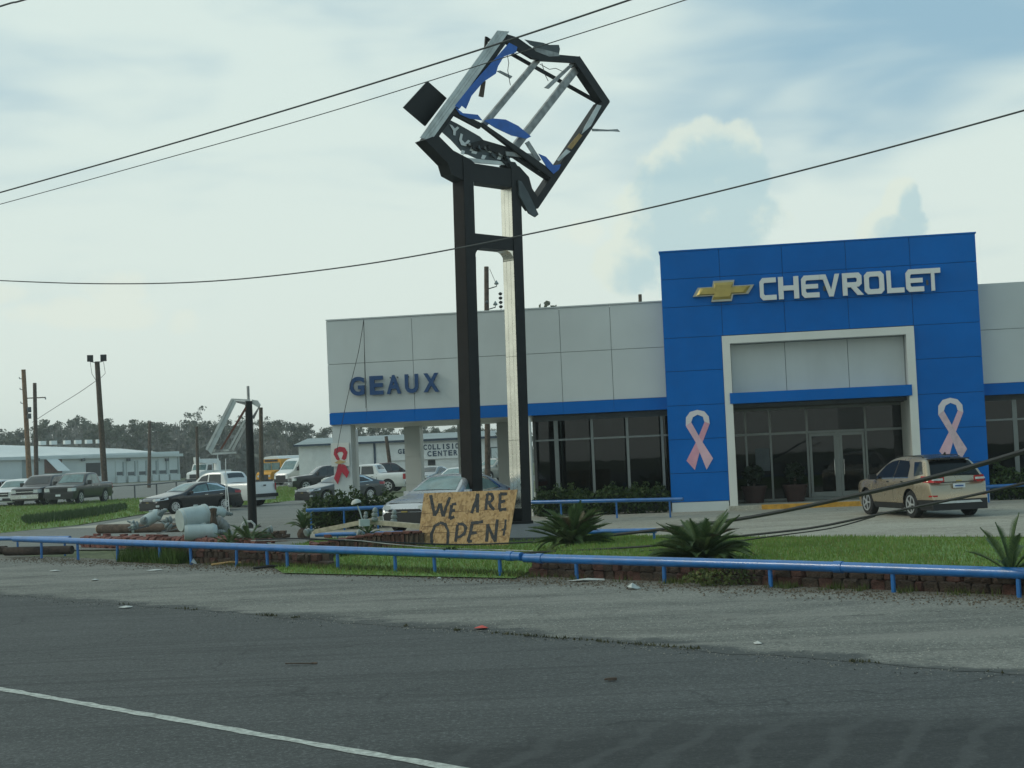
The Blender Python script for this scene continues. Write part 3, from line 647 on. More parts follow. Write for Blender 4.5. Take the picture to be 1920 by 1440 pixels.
# ================================================================== BLUE PIPE RAILS
def rail(label, pts, posts, rad=.075, pr=.03, collar=()):
    """pts: pipe centre line; posts: distances 0..1 along it"""
    pts = [V(p) for p in pts]; base = (pts[0]+pts[-1])/2; root = thing('pipe_rail', label, 'rail', (base.x, base.y, 0))
    wpart('pipe', MB().tube(pts, rad, 14), m_rail, root, True)
    L = [0]
    for i in range(1, len(pts)): L.append(L[-1]+(pts[i]-pts[i-1]).length)
    def at(f):
        d = f*L[-1]
        for i in range(1, len(pts)):
            if d <= L[i] or i == len(pts)-1: return pts[i-1].lerp(pts[i], (d-L[i-1])/(L[i]-L[i-1]))
    for f in posts:
        p = at(f); wpart('post', MB().tube([(p.x+R_(-.01, .01), p.y, -.02), (p.x, p.y, p.z-rad*.6)], pr, 8), m_rail, root, True)
    for f in collar:
        p = at(f); q = at(min(f+.01, 1)); d = (q-p).normalized(); wpart('collar', MB().tube([p-d*.07, p+d*.07], rad*1.14, 14), m_rail, root, True)
    return root
def rpost(px, py): return rs(G(px, py))[0]
RL0, RL1, RR1 = -36.5, rpost(1003, 1080), -5.0
zl = lambda r_: .47+(r_+33)/(27.0)*(-.17)
pl = [RS(r_, 18.45, zl(r_)) for r_ in (RL0, -33, -30, -27, -24, -21, RL1)]
pxs = [62, 130, 205, 285, 343, 430, 487, 525, 635, 750, 828, 958]
rr_ = [rpost(x, 1046+.04*x if x < 600 else 1069+.03*(x-630)) for x in pxs]
rail('long blue pipe rail along the shoulder left of the brick edging', pl, [(r_-RL0)/(RL1-RL0) for r_ in rr_], .078, .034, (.985,))
pr_ = [RS(RL1+.02, 18.5, zl(RL1)-.03), RS(-16, 18.5, zl(-16)-.02), RS(-12, 18.5, zl(-12)), RS(-9, 18.5, zl(-9)), RS(RR1, 18.5, .30)]
rail('blue pipe rail along the shoulder in front of the brown brick edging', pr_, [(rpost(x, y)-RL1)/(RR1-RL1) for x, y in ((1105, 1083), (1265, 1090), (1450, 1100), (1660, 1113), (1900, 1122))], .078, .034, (.03, .5))
def back_rail(label, a_, b_, z, posts, rad=.06):
    p, q = G(a_[0], a_[1], z), G(b_[0], b_[1], z); rail(label, [p, p.lerp(q, .5), q], posts, rad, .03)
back_rail('blue rail fallen behind the long rail at the far left', (-60, 1010), (131, 1009), .45, (.1, .5, .95))
back_rail('blue rail lying between the small plants and the plywood board', (592, 1003), (800, 998), .12, (.2, .8))
back_rail('short blue rail between the two large sago palms', (1100, 997), (1230, 995), .30, (.25, .97))
back_rail('blue rail in front of the hedge at the canopy', (574, 957), (742, 950), .68, (.05, .42, .8))
back_rail('blue rail in front of the showroom hedge', (980, 942), (1281, 936), .565, (.25, .6, .92))
back_rail('blue rail right of the gold car', (1830, 914), (2050, 902), .50, (.1, .8))

# ================================================================== BRICK EDGING AND PLANTERS
bmesh_var = []
for i in range(6):
    mb = MB(); mb.box((0, 0, .5), (1, 1, 1)); me = mb.mesh('brick', (m_brick2, m_brick, m_brick2)[i % 3])
    bm = bmesh.new(); bm.from_mesh(me); bmesh.ops.bevel(bm, geom=bm.edges[:], offset=.10, segments=1, affect='EDGES')
    for v in bm.verts: v.co += V((R_(-.11, .11), R_(-.14, .14), R_(-.07, .07)))
    bm.to_mesh(me); bm.free(); bmesh_var.append(me)
ang = math.atan2(rd.y, rd.x)
def brick_row(root, r0_, r1_, s0, zt_, wmin, wmax, dep=.16, base=-.02, vars_=bmesh_var, miss=.0):
    r_ = r0_
    while r_ < r1_:
        w_ = R_(wmin, wmax); h = (zt_(r_) if callable(zt_) else zt_)*R_(.93, 1.04)
        if R_(0, 1) > miss:
            p = RS(r_+w_/2, s0+R_(-.02, .02)) - root.location
            link_copy(random.choice(vars_), 'brick', root, (p.x, p.y, base), (R_(-.04, .04), R_(-.04, .04), ang+R_(-.05, .05)), (w_*.96, dep, h))
        r_ += w_
rr0 = rpost(966, 1083)
e1 = thing('brick_edging', 'low edging of upright brown bricks under the right blue rail', 'brick wall', RS((rr0+RR1)/2, 18.9)); 
wpart('mortar_core', MB().bar(RS(rr0, 18.93, .12), RS(RR1, 18.93, .12), .10, .24), m_mortar, e1)
brick_row(e1, rr0, RR1, 18.84, .155, .15, .30); brick_row(e1, rr0+.06, RR1, 18.85, lambda r_: .145+.02*math.sin(r_*3)+.012*math.sin(r_*7.7), .14, .30, .15, .135)
brick_row(e1, rr0+.1, RR1, 19.06, .33, .16, .24, .12)
e2 = thing('brick_planter', 'red brick planter wall behind the left blue rail', 'brick wall', RS(-27.6, 18.9))
wpart('mortar_core', MB().bar(RS(-31.4, 18.95, .17), RS(-23.7, 18.95, .17), .12, .34), m_mortar, e2)
brick_row(e2, -31.4, -23.7, 18.86, .15, .16, .30, .17); brick_row(e2, -31.3, -24.2, 18.87, .14, .16, .30, .16, .13); brick_row(e2, -31.4, -25.4, 18.86, .13, .18, .30, .17, .265)
capv = []
for i in range(4):
    me = bmesh_var[i].copy(); me.materials.clear(); me.materials.append(m_brickcap); me.name = 'brick'; capv.append(me)
e3 = thing('brick_planter', 'broken red brick wall top behind the left planter', 'brick wall', RS(-29, 21.8))
rA, rB = rs(G(128, 1022, .1))[0], rs(G(520, 1024, .1))[0]
sA = 21.6
wpart('mortar_core', MB().bar(RS(rA, sA+.1, .10), RS(rB, sA+.1, .10), .16, .2), m_mortar, e3)
brick_row(e3, rA, rB, sA, .33, .20, .42, .30, 0, capv)
brick_row(e3, rA+.4, rB-.8, sA+.15, .06, .20, .26, .14, .33, capv, .6)
e4 = thing('brick_planter', 'sloping red brick wall left of the plywood board', 'brick wall', G(690, 1028))
pa, pb = G(575, 1034), G(800, 1026)
n = 26
for i in range(n):
    p = pa.lerp(pb, i/n)+V((0, 0, 0)); h = .10+.26*math.sin(min(1, i/n*1.25)*1.57); q = p-e4.location
    link_copy(random.choice(bmesh_var), 'brick', e4, (q.x, q.y, -.01), (0, 0, math.atan2(pb.y-pa.y, pb.x-pa.x)+R_(-.05, .05)), (.12*R_(.9, 1.1)*(pb-pa).length/n/.12, .2, h))
    if i % 2 == 0: link_copy(random.choice(capv), 'brick', e4, (q.x, q.y, -.01+h), (0, .05, math.atan2(pb.y-pa.y, pb.x-pa.x)+R_(-.1, .1)), (.25, .26, .06))
e5 = thing('brick_planter', 'small red brick corner block beside the leaning sign pole', 'brick wall', G(505, 1016))
for j in range(3):
    for i in range(5): link_copy(random.choice(bmesh_var), 'brick', e5, (-.5+i*.22+(j % 2)*.1, 0, j*.1), (0, 0, R_(-.06, .06)), (.21, .16, .098))
for i in range(14):
    px, py = R_(150, 780), R_(1004, 1024)
    o = bpy.data.objects.new('loose_brick', random.choice(capv)); COL.objects.link(o); p = G(px, py, .1); o.location = (p.x, p.y, .10)
    o.rotation_euler = (R_(-.3, .3), R_(-.3, .3), R_(0, 3)); o.scale = (.21, .10, .07); tag(o, 'loose red brick fallen among the planters behind the rail', 'brick', 'loose bricks in the planters')

# ================================================================== TALL PYLON SIGN (storm-broken)
wv = V((1, 1, 0)).normalized(); dv = V((-1, 1, 0)).normalized(); L0 = G(889, 992)
py_ = thing('pylon_sign', 'tall black two-legged sign with its empty frame torn and tipped sideways', 'sign', L0, math.radians(45))   # local x = wv, y = dv
S2 = 2.05; FWD = .40; DEP = .50
def PP(x, y, d=0.0):
    o = L0+dv*d; n_ = dv; p = PL(x, y, o, n_)-L0; return V((p.dot(wv), p.dot(dv), p.z))
def pp(name, pts, d, dep, mat, smooth=False, parent=None):
    return MB().prism([PP(x, y, d) for x, y in pts], (0, dep, 0)).build(name, mat, parent or py_, smooth)
zb0, zb1 = PP(890, 463)[2], PP(890, 437)[2]; zt0, zt1 = PP(890, 341)[2], PP(890, 306)[2]
# left leg: front plate, outer side plate; right leg with bright inner lining
lean = (PP(870, 340)[0]-PP(887, 918)[0])/(PP(870, 340)[2]-PP(887, 918)[2])
def leg(x0):
    mb = MB(); xt = x0+lean*zt1
    mb.add([(x0, 0, 0), (x0+FWD, 0, 0), (x0+FWD, DEP, 0), (x0, DEP, 0), (xt, 0, zt1), (xt+FWD, 0, zt1), (xt+FWD, DEP, zt1), (xt, DEP, zt1)], [(3, 2, 1, 0), (4, 5, 6, 7), (0, 1, 5, 4), (1, 2, 6, 5), (2, 3, 7, 6), (3, 0, 4, 7)])
    return mb
l1 = leg(0).build('leg', m_black, py_); l2 = leg(S2).build('leg', m_black, py_)
def lining(x0, z0, z1, y0, y1, mat, name, par, t_=.012):
    xa, xb = x0+lean*z0, x0+lean*z1; mb = MB()
    mb.add([(xa-t_, y0, z0), (xa, y0, z0), (xa, y1, z0), (xa-t_, y1, z0), (xb-t_, y0, z1), (xb, y0, z1), (xb, y1, z1), (xb-t_, y1, z1)], [(3, 2, 1, 0), (4, 5, 6, 7), (0, 1, 5, 4), (1, 2, 6, 5), (2, 3, 7, 6), (3, 0, 4, 7)])
    return mb.build(name, mat, par)
lining(0, 0, zt1+.2, .01, DEP-.01, m_blackr, 'side_plate', l1)
for za, zb in ((.5, 2.6), (2.61, 5.2), (5.21, zb0-.3), (zb1+.02, zt0-.01)):                # lining sheets with two grooves each
    for ya, yb2 in ((.015, .15), (.158, .33), (.338, DEP-.015)): lining(S2-.001, za, zb, ya, yb2, m_chrome, 'lining_sheet', l2)
MB().span(-.05, S2+FWD+.05, -.03, DEP+.05, -.02, .10).build('base_plate', m_black, py_)
def xat(z): return lean*z
MB().span(xat(zb0)+FWD, S2+xat(zb0), .02, DEP-.02, zb0, zb1).build('cross_bar', m_black, py_)
MB().span(xat(zt0)+FWD, S2+xat(zt0), .015, DEP-.02, zt0, zt1).build('cross_bar', m_black, py_)
# rounded corners of the lower opening
for s_, xc_ in ((1, xat(zb0)+FWD), (-1, S2+xat(zb0))):
    P = [V((xc_, .025, zb0))]+[V((xc_+s_*(.32-.32*math.sin(a_)), .025, zb0-.32+.32*math.cos(a_))) for a_ in [i*math.pi/2/6 for i in range(7)]]
    MB().prism(P, (0, DEP-.05, 0)).build('corner_gusset', m_chrome if s_ < 0 else m_black, py_)
for (a_, b_) in (((xat(zb1)+FWD+.012, zb1), (xat(zt0)+FWD+.012, zt0)), ((xat(2)+FWD+.012, 5.6), (xat(zb0)+FWD+.012, zb0-.3))):
    MB().bar((a_[0], .03, a_[1]), (b_[0], .03, b_[1]), .02, .03, (0, 1, 0)).build('edge_trim', m_silver, py_)
# left arm: flared bracket that carried the head
pp('flared_arm', [(797, 262), (812, 256), (850, 282), (884, 300), (892, 308), (892, 342), (868, 338), (846, 326), (840, 306)], .02, DEP-.04, m_black)
pp('flared_arm', [(955, 306), (974, 312), (992, 332), (1003, 372), (1012, 384), (1004, 392), (970, 344)], .02, DEP-.04, m_black)
# --- the tipped head
HD = .46
head = MB().prism([PP(x, y, .06) for x, y in ((947, 64), (958, 69), (818, 263), (806, 258))], (0, HD, 0)).build('head_frame', m_black, py_)
def hp(name, pts, d=.05, dep=HD, mat=m_black): return MB().prism([PP(x, y, d) for x, y in pts], (0, dep, 0)).build(name, mat, head)
hp('frame_bar', [(951, 64), (970, 70), (1010, 98), (1012, 112), (1000, 110), (950, 80)], .05, .12)
hp('frame_bar', [(1009, 99), (1088, 106), (1092, 118), (1010, 113)], .052, .14)
hp('frame_bar', [(1087, 105), (1144, 190), (1132, 196), (1079, 117)], .055, .30)
hp('frame_bar', [(1144, 191), (1009, 391), (999, 383), (1127, 192)], .058, .34)
hp('frame_bar', [(834, 206), (842, 200), (905, 232), (900, 241)], .05, .10); hp('frame_bar', [(900, 232), (905, 230), (1042, 324), (1034, 335)], .052, .12)
hp('frame_bar', [(806, 256), (820, 252), (868, 300), (850, 300)], .07, .08); hp('frame_bar', [(940, 300), (966, 304), (1010, 372), (1003, 388), (968, 330)], .07, .2)
hp('frame_bar', [(875, 270), (905, 262), (985, 285), (1038, 330), (1028, 338), (965, 296)], .16, .10)
hp('frame_bar', [(862, 300), (900, 306), (955, 310), (956, 304), (905, 299), (864, 294)], .10, .05, m_silver)
# broad silver return of the left side, in three ribs
for (o1_, o2_) in ((0, 7), (7.6, 12), (12.6, 20)):
    hp('side_return', [(933+o1_*1.1, 57+o1_*.1), (933+o2_*1.1, 57+o2_*.1), (788+o2_*1.05, 258+o2_*.25), (788+o1_*1.05, 258+o1_*.25)], .045-o1_*.001, .03, m_silver)
# rear rim of the head, glimpsed through the opening, and struts
hp('rear_bar', [(958, 103), (963, 99), (1122, 188), (1118, 193)], .48, .05)
hp('strut', [(1004, 112), (1013, 116), (912, 238), (903, 232)], .20, .10, m_galv); hp('strut', [(1083, 118), (1094, 124), (966, 288), (955, 280)], .20, .10, m_galv)
hp('strut', [(1068, 122), (1080, 118), (1030, 166), (1022, 164)], .16, .06, m_galv)
hp('strut', [(905, 152), (911, 152), (907, 182), (899, 180)], .30, .05, m_wood); hp('strut', [(932, 133), (938, 132), (961, 143), (958, 147)], .30, .04, m_galv)
hp('strut', [(911, 68), (916, 70), (914, 92), (909, 94)], .40, .05); hp('strut', [(911, 68), (922, 74), (920, 79), (911, 74)], .40, .05)
hp('strut', [(948, 284), (1000, 288), (1020, 318), (1012, 322), (990, 296), (950, 292)], .12, .03, m_galv); hp('strut', [(985, 268), (992, 264), (1015, 300), (1008, 304)], .10, .03, m_galv)
# torn blue face
hp('torn_blue_face', [(955, 80), (970, 88), (968, 98), (945, 106), (934, 124), (930, 138), (906, 154), (884, 180), (880, 190), (874, 204), (866, 198), (862, 204), (853, 198), (880, 164)], .03, .015, m_tarp)
hp('torn_blue_face', [(853, 200), (868, 212), (896, 215), (905, 226), (880, 222), (862, 214)], .028, .015, m_tarp)
hp('torn_blue_face', [(908, 226), (925, 222), (948, 224), (972, 236), (996, 256), (988, 260), (960, 254), (930, 240)], .022, .03, m_tarp)
hp('torn_blue_face', [(1010, 288), (1024, 294), (1038, 310), (1052, 308), (1048, 318), (1038, 326), (1026, 314)], .03, .02, m_tarp)
# grey lower fascia with letter fragments
hp('lower_fascia', [(838, 222), (858, 232), (900, 256), (912, 268), (905, 296), (870, 288), (846, 262), (828, 246)], .24, .03, M('fascia_grey', (.06, .075, .08), .6))
hp('lower_fascia', [(868, 285), (905, 262), (960, 290), (952, 304), (900, 300)], .22, .03, M('fascia_grey', (.06, .075, .08), .6))
for pts in ([(843, 233), (848, 235), (853, 241), (858, 237), (861, 240), (855, 246), (854, 254), (850, 253), (850, 245)], [(864, 250), (868, 252), (866, 262), (872, 268), (878, 262), (882, 264), (874, 274), (865, 272), (861, 262)], [(886, 268), (891, 270), (886, 284), (881, 282)], [(886, 282), (895, 285), (893, 289), (884, 287)], [(905, 290), (912, 292), (908, 299), (902, 297)], [(918, 279), (926, 282), (922, 287), (916, 285)], [(938, 288), (944, 290), (938, 300), (932, 298)], [(866, 281), (872, 283), (870, 290), (864, 288)]):
    hp('letter_fragment', pts, .205, .012, m_letter)
hp('crumpled_sheet', [(984, 74), (1000, 77), (1018, 80), (1030, 84), (1048, 84), (1050, 92), (1048, 102), (1030, 98), (1010, 92), (995, 84)], .10, .02, m_slab)
hp('crumpled_sheet', [(1000, 88), (1046, 99), (1050, 105), (1030, 106), (1004, 96)], .04, .03, m_galv)
hp('inner_liner', [(1120, 196), (1128, 198), (1108, 236), (1090, 252), (1096, 238)], .04, .012, m_silver); hp('inner_liner', [(1086, 250), (1092, 254), (1072, 280), (1064, 276)], .04, .012, m_saw); hp('inner_liner', [(1062, 280), (1070, 284), (1048, 302), (1044, 300)], .04, .012, m_silver)
hp('black_panel', [(757, 201), (802, 152), (838, 184), (798, 236)], .46, .05)
hp('dangling_plate', [(972, 338), (978, 340), (990, 360), (1010, 402), (1004, 407), (992, 400), (974, 366)], -.06, .05, m_slab)
hp('bent_strip', [(1110, 241), (1140, 243), (1158, 242), (1163, 247), (1150, 246), (1112, 246)], .2, .03, m_galv)
for pts in (((1012, 120), (1030, 130), (1042, 128), (1055, 134)), ((1016, 118), (1022, 140), (1028, 152)), ((950, 96), (954, 118), (952, 132), (957, 160))):
    MB().tube([PP(x, y, .22) for x, y in pts], .012, 5).build('loose_wire', m_cable, head)
for i in range(9): MB().bar(PP(880+i*9+R_(-4, 4), 268+i*3+R_(-6, 6), .14), PP(892+i*9+R_(-6, 6), 276+i*5+R_(-8, 8), .3), .03, R_(.03, .12)).build('debris_strip', (m_galv, m_black, m_slab)[i % 3], head)
MB().bar(V((xat(5)+FWD+.02, .05, 5.3)), V((xat(4)+FWD+.05, .05, 4.3)), .015, .05).build('peeled_trim', m_silver, py_)
sl = MB().prism([G(950, 990, .0), G(1062, 986, .0), G(1085, 1014, .0), G(955, 1016, .0)], (0, 0, .10)); sl.build('concrete_footing', m_slab, None, False, 'dark grey slab at the foot of the tall sign', 'slab')

# ================================================================== PLYWOOD BOARD
bl_, br_ = V((-2.50, 35.45, .03)), V((-.24, 34.5, .03)); bl_ = AY(783, 1020, 35.45); br_ = AY(952, 1022, 34.5); tl_ = AY(795, 925, 35.95); tr_ = AY(970, 918, 35.0)
bn_ = ((br_-bl_).cross(tl_-bl_)).normalized(); bn_ = bn_ if bn_.y < 0 else -bn_
ob = thing('plywood_board', 'tan plywood board hand-painted WE ARE OPEN leaning on the lawn', 'sign', (bl_+br_)/2)
bot = [AY(783, 1020, 35.45), AY(800, 1021, 35.35), AY(860, 1021.5, 35.0), AY(905, 1024, 34.8), AY(952, 1022, 34.5)]
pts = [PL(x, y, bl_, bn_) for x, y in ((783, 1020), (860, 1022), (905, 1023), (936, 1025), (952, 1026), (961, 972), (970, 918), (888, 921), (795, 925), (789, 972))]
wpart('board', MB().prism(pts, -bn_*.018), m_osb, ob)
def Z4(x, y): return PL(640+x/4.571, 860+y/4.571, bl_+bn_*.003, bn_)
STR = {'W': [(765, 310, 782, 400, 800, 490), (800, 490, 825, 440, 848, 385), (848, 385, 860, 440, 872, 495), (872, 495, 900, 410, 932, 330)],
       'E': [(945, 395, 938, 450, 928, 515), (945, 395, 985, 385), (938, 450, 975, 442), (928, 515, 968, 498)],
       'A': [(1118, 470, 1145, 385, 1170, 300), (1170, 300, 1168, 385, 1166, 462), (1130, 410, 1172, 400)],
       'R': [(1238, 440, 1245, 370, 1252, 300), (1252, 300, 1290, 305, 1300, 335, 1285, 365, 1248, 378), (1262, 375, 1285, 410, 1310, 440)],
       'e': [(1355, 440, 1358, 370, 1362, 302), (1358, 302, 1420, 300), (1358, 372, 1405, 362), (1352, 440, 1415, 432)],
       'O': [(845, 550, 800, 580, 772, 650, 776, 725, 800, 752), (845, 550, 890, 560, 915, 620, 912, 725, 880, 755)],
       'P': [(995, 565, 988, 640, 978, 712), (995, 560, 1040, 560, 1070, 590, 1055, 640, 1020, 668, 985, 672)],
       'E2': [(1120, 560, 1105, 640, 1085, 712), (1112, 552, 1170, 545, 1215, 540), (1105, 640, 1160, 632), (1085, 712, 1120, 706)],
       'N': [(1255, 560, 1250, 640, 1242, 712), (1255, 560, 1285, 640, 1318, 712), (1318, 712, 1328, 620, 1338, 520)],
       '!': [(1410, 520, 1400, 600, 1390, 660), (1375, 610, 1412, 602)]}
for kx, strokes in STR.items():
    mb = MB()
    for si, st in enumerate(strokes):
        P = [(st[i], st[i+1]) for i in range(0, len(st), 2)]; Pd = []
        for i in range(len(P)-1):
            for q in range(4): f = q/4; Pd.append((P[i][0]+(P[i+1][0]-P[i][0])*f+R_(-2, 2), P[i][1]+(P[i+1][1]-P[i][1])*f+R_(-2, 2)))
        Pd.append(P[-1]); L, R2 = [], []
        for i, (x, y) in enumerate(Pd):
            x2, y2 = Pd[min(i+1, len(Pd)-1)]; x1, y1 = Pd[max(i-1, 0)]; dx, dy = x2-x1, y2-y1; l = math.hypot(dx, dy) or 1; h = R_(10.5, 15)*(1 if kx != '!' else .7)
            L.append((x-dy/l*h, y+dx/l*h)); R2.append((x+dy/l*h, y-dx/l*h))
        poly = [Z4(*p)+bn_*(.0006*si) for p in L+R2[::-1]]; mb.v and None
        o_ = len(mb.v); nn = len(L); mb.v += poly; mb.f += [(o_+i, o_+i+1, o_+2*nn-2-i, o_+2*nn-1-i) for i in range(nn-1)]
    wpart('painted_letter', mb, m_spray, ob)
for ya, yb_ in ((468, 425), (638, 612), (580, 552)):
    P = [(690+i*80, ya+(yb_-ya)*i/9.5+R_(-2, 2)) for i in range(10)]; mb = MB()
    for i in range(9): mb.prism([Z4(*P[i]), Z4(*P[i+1]), Z4(P[i+1][0], P[i+1][1]+4), Z4(P[i][0], P[i][1]+4)], -bn_*.001)
    wpart('printed_line', mb, M('osb_line', (.12, .07, .03), .9), ob)
mid = (tl_+tr_)/2; wpart('prop_stake', MB().bar(mid-bn_*.06+V((0, 0, -.15)), V((mid.x-bn_.x*.75, mid.y-bn_.y*.75, .0)), .04, .09), m_saw, ob)

# ================================================================== VEHICLES
def lerp_pts(P, x):
    if x <= P[0][0]: return P[0][1]
    for i in range(1, len(P)):
        if x <= P[i][0]: f = (x-P[i-1][0])/(P[i][0]-P[i-1][0]+1e-9); return P[i-1][1]+(P[i][1]-P[i-1][1])*f
    return P[-1][1]
def chaikin(P, k_=2):
    for _ in range(k_):
        Q = [P[0]]
        for i in range(len(P)-1):
            (x0, y0), (x1, y1) = P[i], P[i+1]; Q += [(x0*.75+x1*.25, y0*.75+y1*.25), (x0*.25+x1*.75, y0*.25+y1*.75)]
        P = Q+[P[-1]]
    return P
class Car:
    """x from nose (0) to tail (L); symmetric shell lofted between sill and roofline, wheel arches cut in"""
    def __init__(s, L, W, top, belt, wx, wr, clear=.22, tumble=.20, nose=.16, tail=.10, nose_len=.7, tail_len=.5):
        s.L, s.W, s.belt, s.wx, s.wr, s.clear, s.tumble = L, W, belt, wx, wr, clear, tumble
        s.top = chaikin(top); s.nose, s.tail, s.nl, s.tl = nose, tail, nose_len, tail_len; s.roof = max(z for x, z in top)
    def zt(s, x): return lerp_pts(s.top, x)
    def hw(s, x):
        k_ = 1.0
        if x < s.nl: k_ -= s.nose*(1-x/s.nl)**2
        if x > s.L-s.tl: k_ -= s.tail*(1-(s.L-x)/s.tl)**2
        return s.W/2*k_
    def zb(s, x):
        for wx in s.wx:
            ra = s.wr*1.16
            if abs(x-wx) < ra: return max(s.clear, s.wr+math.sqrt(ra*ra-(x-wx)**2))
        return s.clear
    def y(s, x, z):
        zt = s.zt(x); bl = s.belt(x) if callable(s.belt) else s.belt; h = s.hw(x)
        if z <= bl: f = max(0, (bl-z)/(bl-s.clear)); g = 1-.015*math.sin(min(1, f*2)*3.14)*-1-.09*max(0, f-.55)**2/.2
        else: f = (z-bl)/max(.05, s.roof-bl); g = 1-s.tumble*f-.02*min(1, f*8)
        yy = h*g; r_ = .07; d = z-(zt-r_)
        if d > 0: yy -= r_*1.2*(1-math.sqrt(max(0, 1-(d/r_)**2)))
        return yy
    def shell(s):
        xs = set(i*s.L/46 for i in range(47))
        for wx in s.wx:
            for f in (-1.0, -.995, -.9, -.75, -.5, -.25, 0, .25, .5, .75, .9, .995, 1.0): xs.add(wx+f*s.wr*1.16)
        xs = sorted(x for x in xs if 0 <= x <= s.L); NZ, NC = 14, 6; mb = MB(); cols = []
        for x in xs:
            zb, zt = s.zb(x), s.zt(x); bl = s.belt(x) if callable(s.belt) else s.belt; mid = min(bl, zt-.09); mid = max(mid, zb+.01); zs = [zb+(mid-zb)*i/6 for i in range(7)]+[mid+(zt-mid)*(1-(1-i/8)**1.6) for i in range(1, 9)]
            L = [V((x, -s.y(x, z), z)) for z in zs]; Rr = [V((x, s.y(x, z), z)) for z in reversed(zs)]; yt = s.y(x, zt)
            topm = [V((x, -yt+2*yt*q/NC, zt+.025*(1-(2*q/NC-1)**2)*min(1, yt))) for q in range(1, NC)]
            cols.append(L+topm+Rr)
        n_ = len(cols[0]); mb.v = [p for c in cols for p in c]
        for i in range(len(xs)-1):
            for j in range(n_-1): a_ = i*n_+j; mb.f.append((a_, a_+n_, a_+n_+1, a_+1))
        mb.f.append(tuple(range(n_))); mb.f.append(tuple((len(xs)-1)*n_+j for j in range(n_-1, -1, -1)))
        return mb
    def side(s, poly, off=.006, sgn=-1):
        """outline in (x, z) laid on the flank; finely cut so it follows the curve"""
        P = []
        for i in range(len(poly)):
            (x0, z0), (x1, z1) = poly[i], poly[(i+1) % len(poly)]; k_ = 3
            P += [(x0+(x1-x0)*q/k_, z0+(z1-z0)*q/k_) for q in range(k_)]
        cx, cz = sum(p[0] for p in P)/len(P), sum(p[1] for p in P)/len(P); mk = lambda x, z: V((x, sgn*(s.y(x, min(z, s.zt(x)-.02))+off), z))
        mb = MB(); mb.v = [mk(cx, cz)]; nP = len(P)
        for f in (.5, 1.0): mb.v += [mk(cx+(x-cx)*f, cz+(z-cz)*f) for x, z in P]
        mb.f = [(0, 1+i, 1+(i+1) % nP) for i in range(nP)]+[(1+i, 1+nP+i, 1+nP+(i+1) % nP, 1+(i+1) % nP) for i in range(nP)]
        return mb
    def topglass(s, x0, x1, m0=.88, m1=.88, off=.012):
        mb = MB(); nx, nt = 6, 6
        dz = s.zt(x1)-s.zt(x0); n_ = V((-dz, 0, x1-x0)).normalized()
        for i in range(nx+1):
            f = i/nx; x = x0+(x1-x0)*f; yt = s.y(x, s.zt(x))*(m0+(m1-m0)*f)
            for q in range(nt+1): tq = 2*q/nt-1; mb.v.append(V((x, yt*tq, s.zt(x)+.025*(1-tq*tq)))+n_*off)
        for i in range(nx):
            for q in range(nt): a_ = i*(nt+1)+q; mb.f.append((a_, a_+1, a_+nt+2, a_+nt+1))
        return mb
    def wrap(s, ya, xb, z0, z1, sgn, rear=False, off=.012, z0b=None, z1b=None):
        path = []; e = s.L if rear else 0
        yh = s.y(e, (z0+z1)/2)
        for q in range(5): path.append((e, ya+(yh-ya)*q/4))
        for q in range(1, 6): x = (s.L-xb*q/5) if rear else xb*q/5; path.append((x, None))
        mb = MB(); N = len(path)
        for i, (x, yy) in enumerate(path):
            f = i/(N-1); za = z0+((z0b if z0b is not None else z0)-z0)*f; zb_ = z1+((z1b if z1b is not None else z1)-z1)*f
            for z in (za, zb_):
                y_ = yy if yy is not None else s.y(x, z); xo = (off if rear else -off) if yy is not None else 0
                mb.v.append(V((x+xo, sgn*(y_+(off if yy is None or yy > yh-.01 else 0)), z)))
        for i in range(N-1): mb.f.append((2*i, 2*i+2, 2*i+3, 2*i+1))
        return mb
    def end(s, poly, rear=False, dep=.02, off=.004):
        x = s.L+off if rear else -off; return MB().prism([V((x, y, z)) for y, z in poly], ((dep if rear else -dep), 0, 0))
def wheel(parent, x, y, r_, sgn, rim=True, wd=.22, spokes=6, rimmat=None):
    mb = MB().lathe([(r_*.6, -wd/2), (r_*.93, -wd/2), (r_, -wd/2+.03), (r_, wd/2-.03), (r_*.93, wd/2), (r_*.6, wd/2)], ax=(0, 1, 0), n=22)
    wgrp = mb.build('wheel', m_rub, parent, True); wgrp.location = (x, y, r_)
    if rim:
        yo = sgn*(wd/2+.004); q = MB().lathe([(r_*.66, -sgn*.02), (r_*.66, sgn*.012), (r_*.57, sgn*.012), (r_*.55, -sgn*.02)], (0, yo, 0), (0, 1, 0), 22, False)
        for i in range(spokes):
            a_ = i*2*math.pi/spokes; u = V((math.cos(a_), 0, math.sin(a_))); v_ = V((-math.sin(a_), 0, math.cos(a_))); p0 = V((0, yo+sgn*.006, 0))
            q.bar(p0+u*r_*.08, p0+u*r_*.58, r_*.13, .02, (0, 1, 0))
        q.lathe([(r_*.16, 0), (r_*.15, sgn*.02), (.005, sgn*.025)], (0, yo, 0), (0, 1, 0), 12)
        q.build('rim', rimmat or m_rim, wgrp, True)
    return wgrp
def heading(fx, fy): return math.atan2(-fy, -fx)
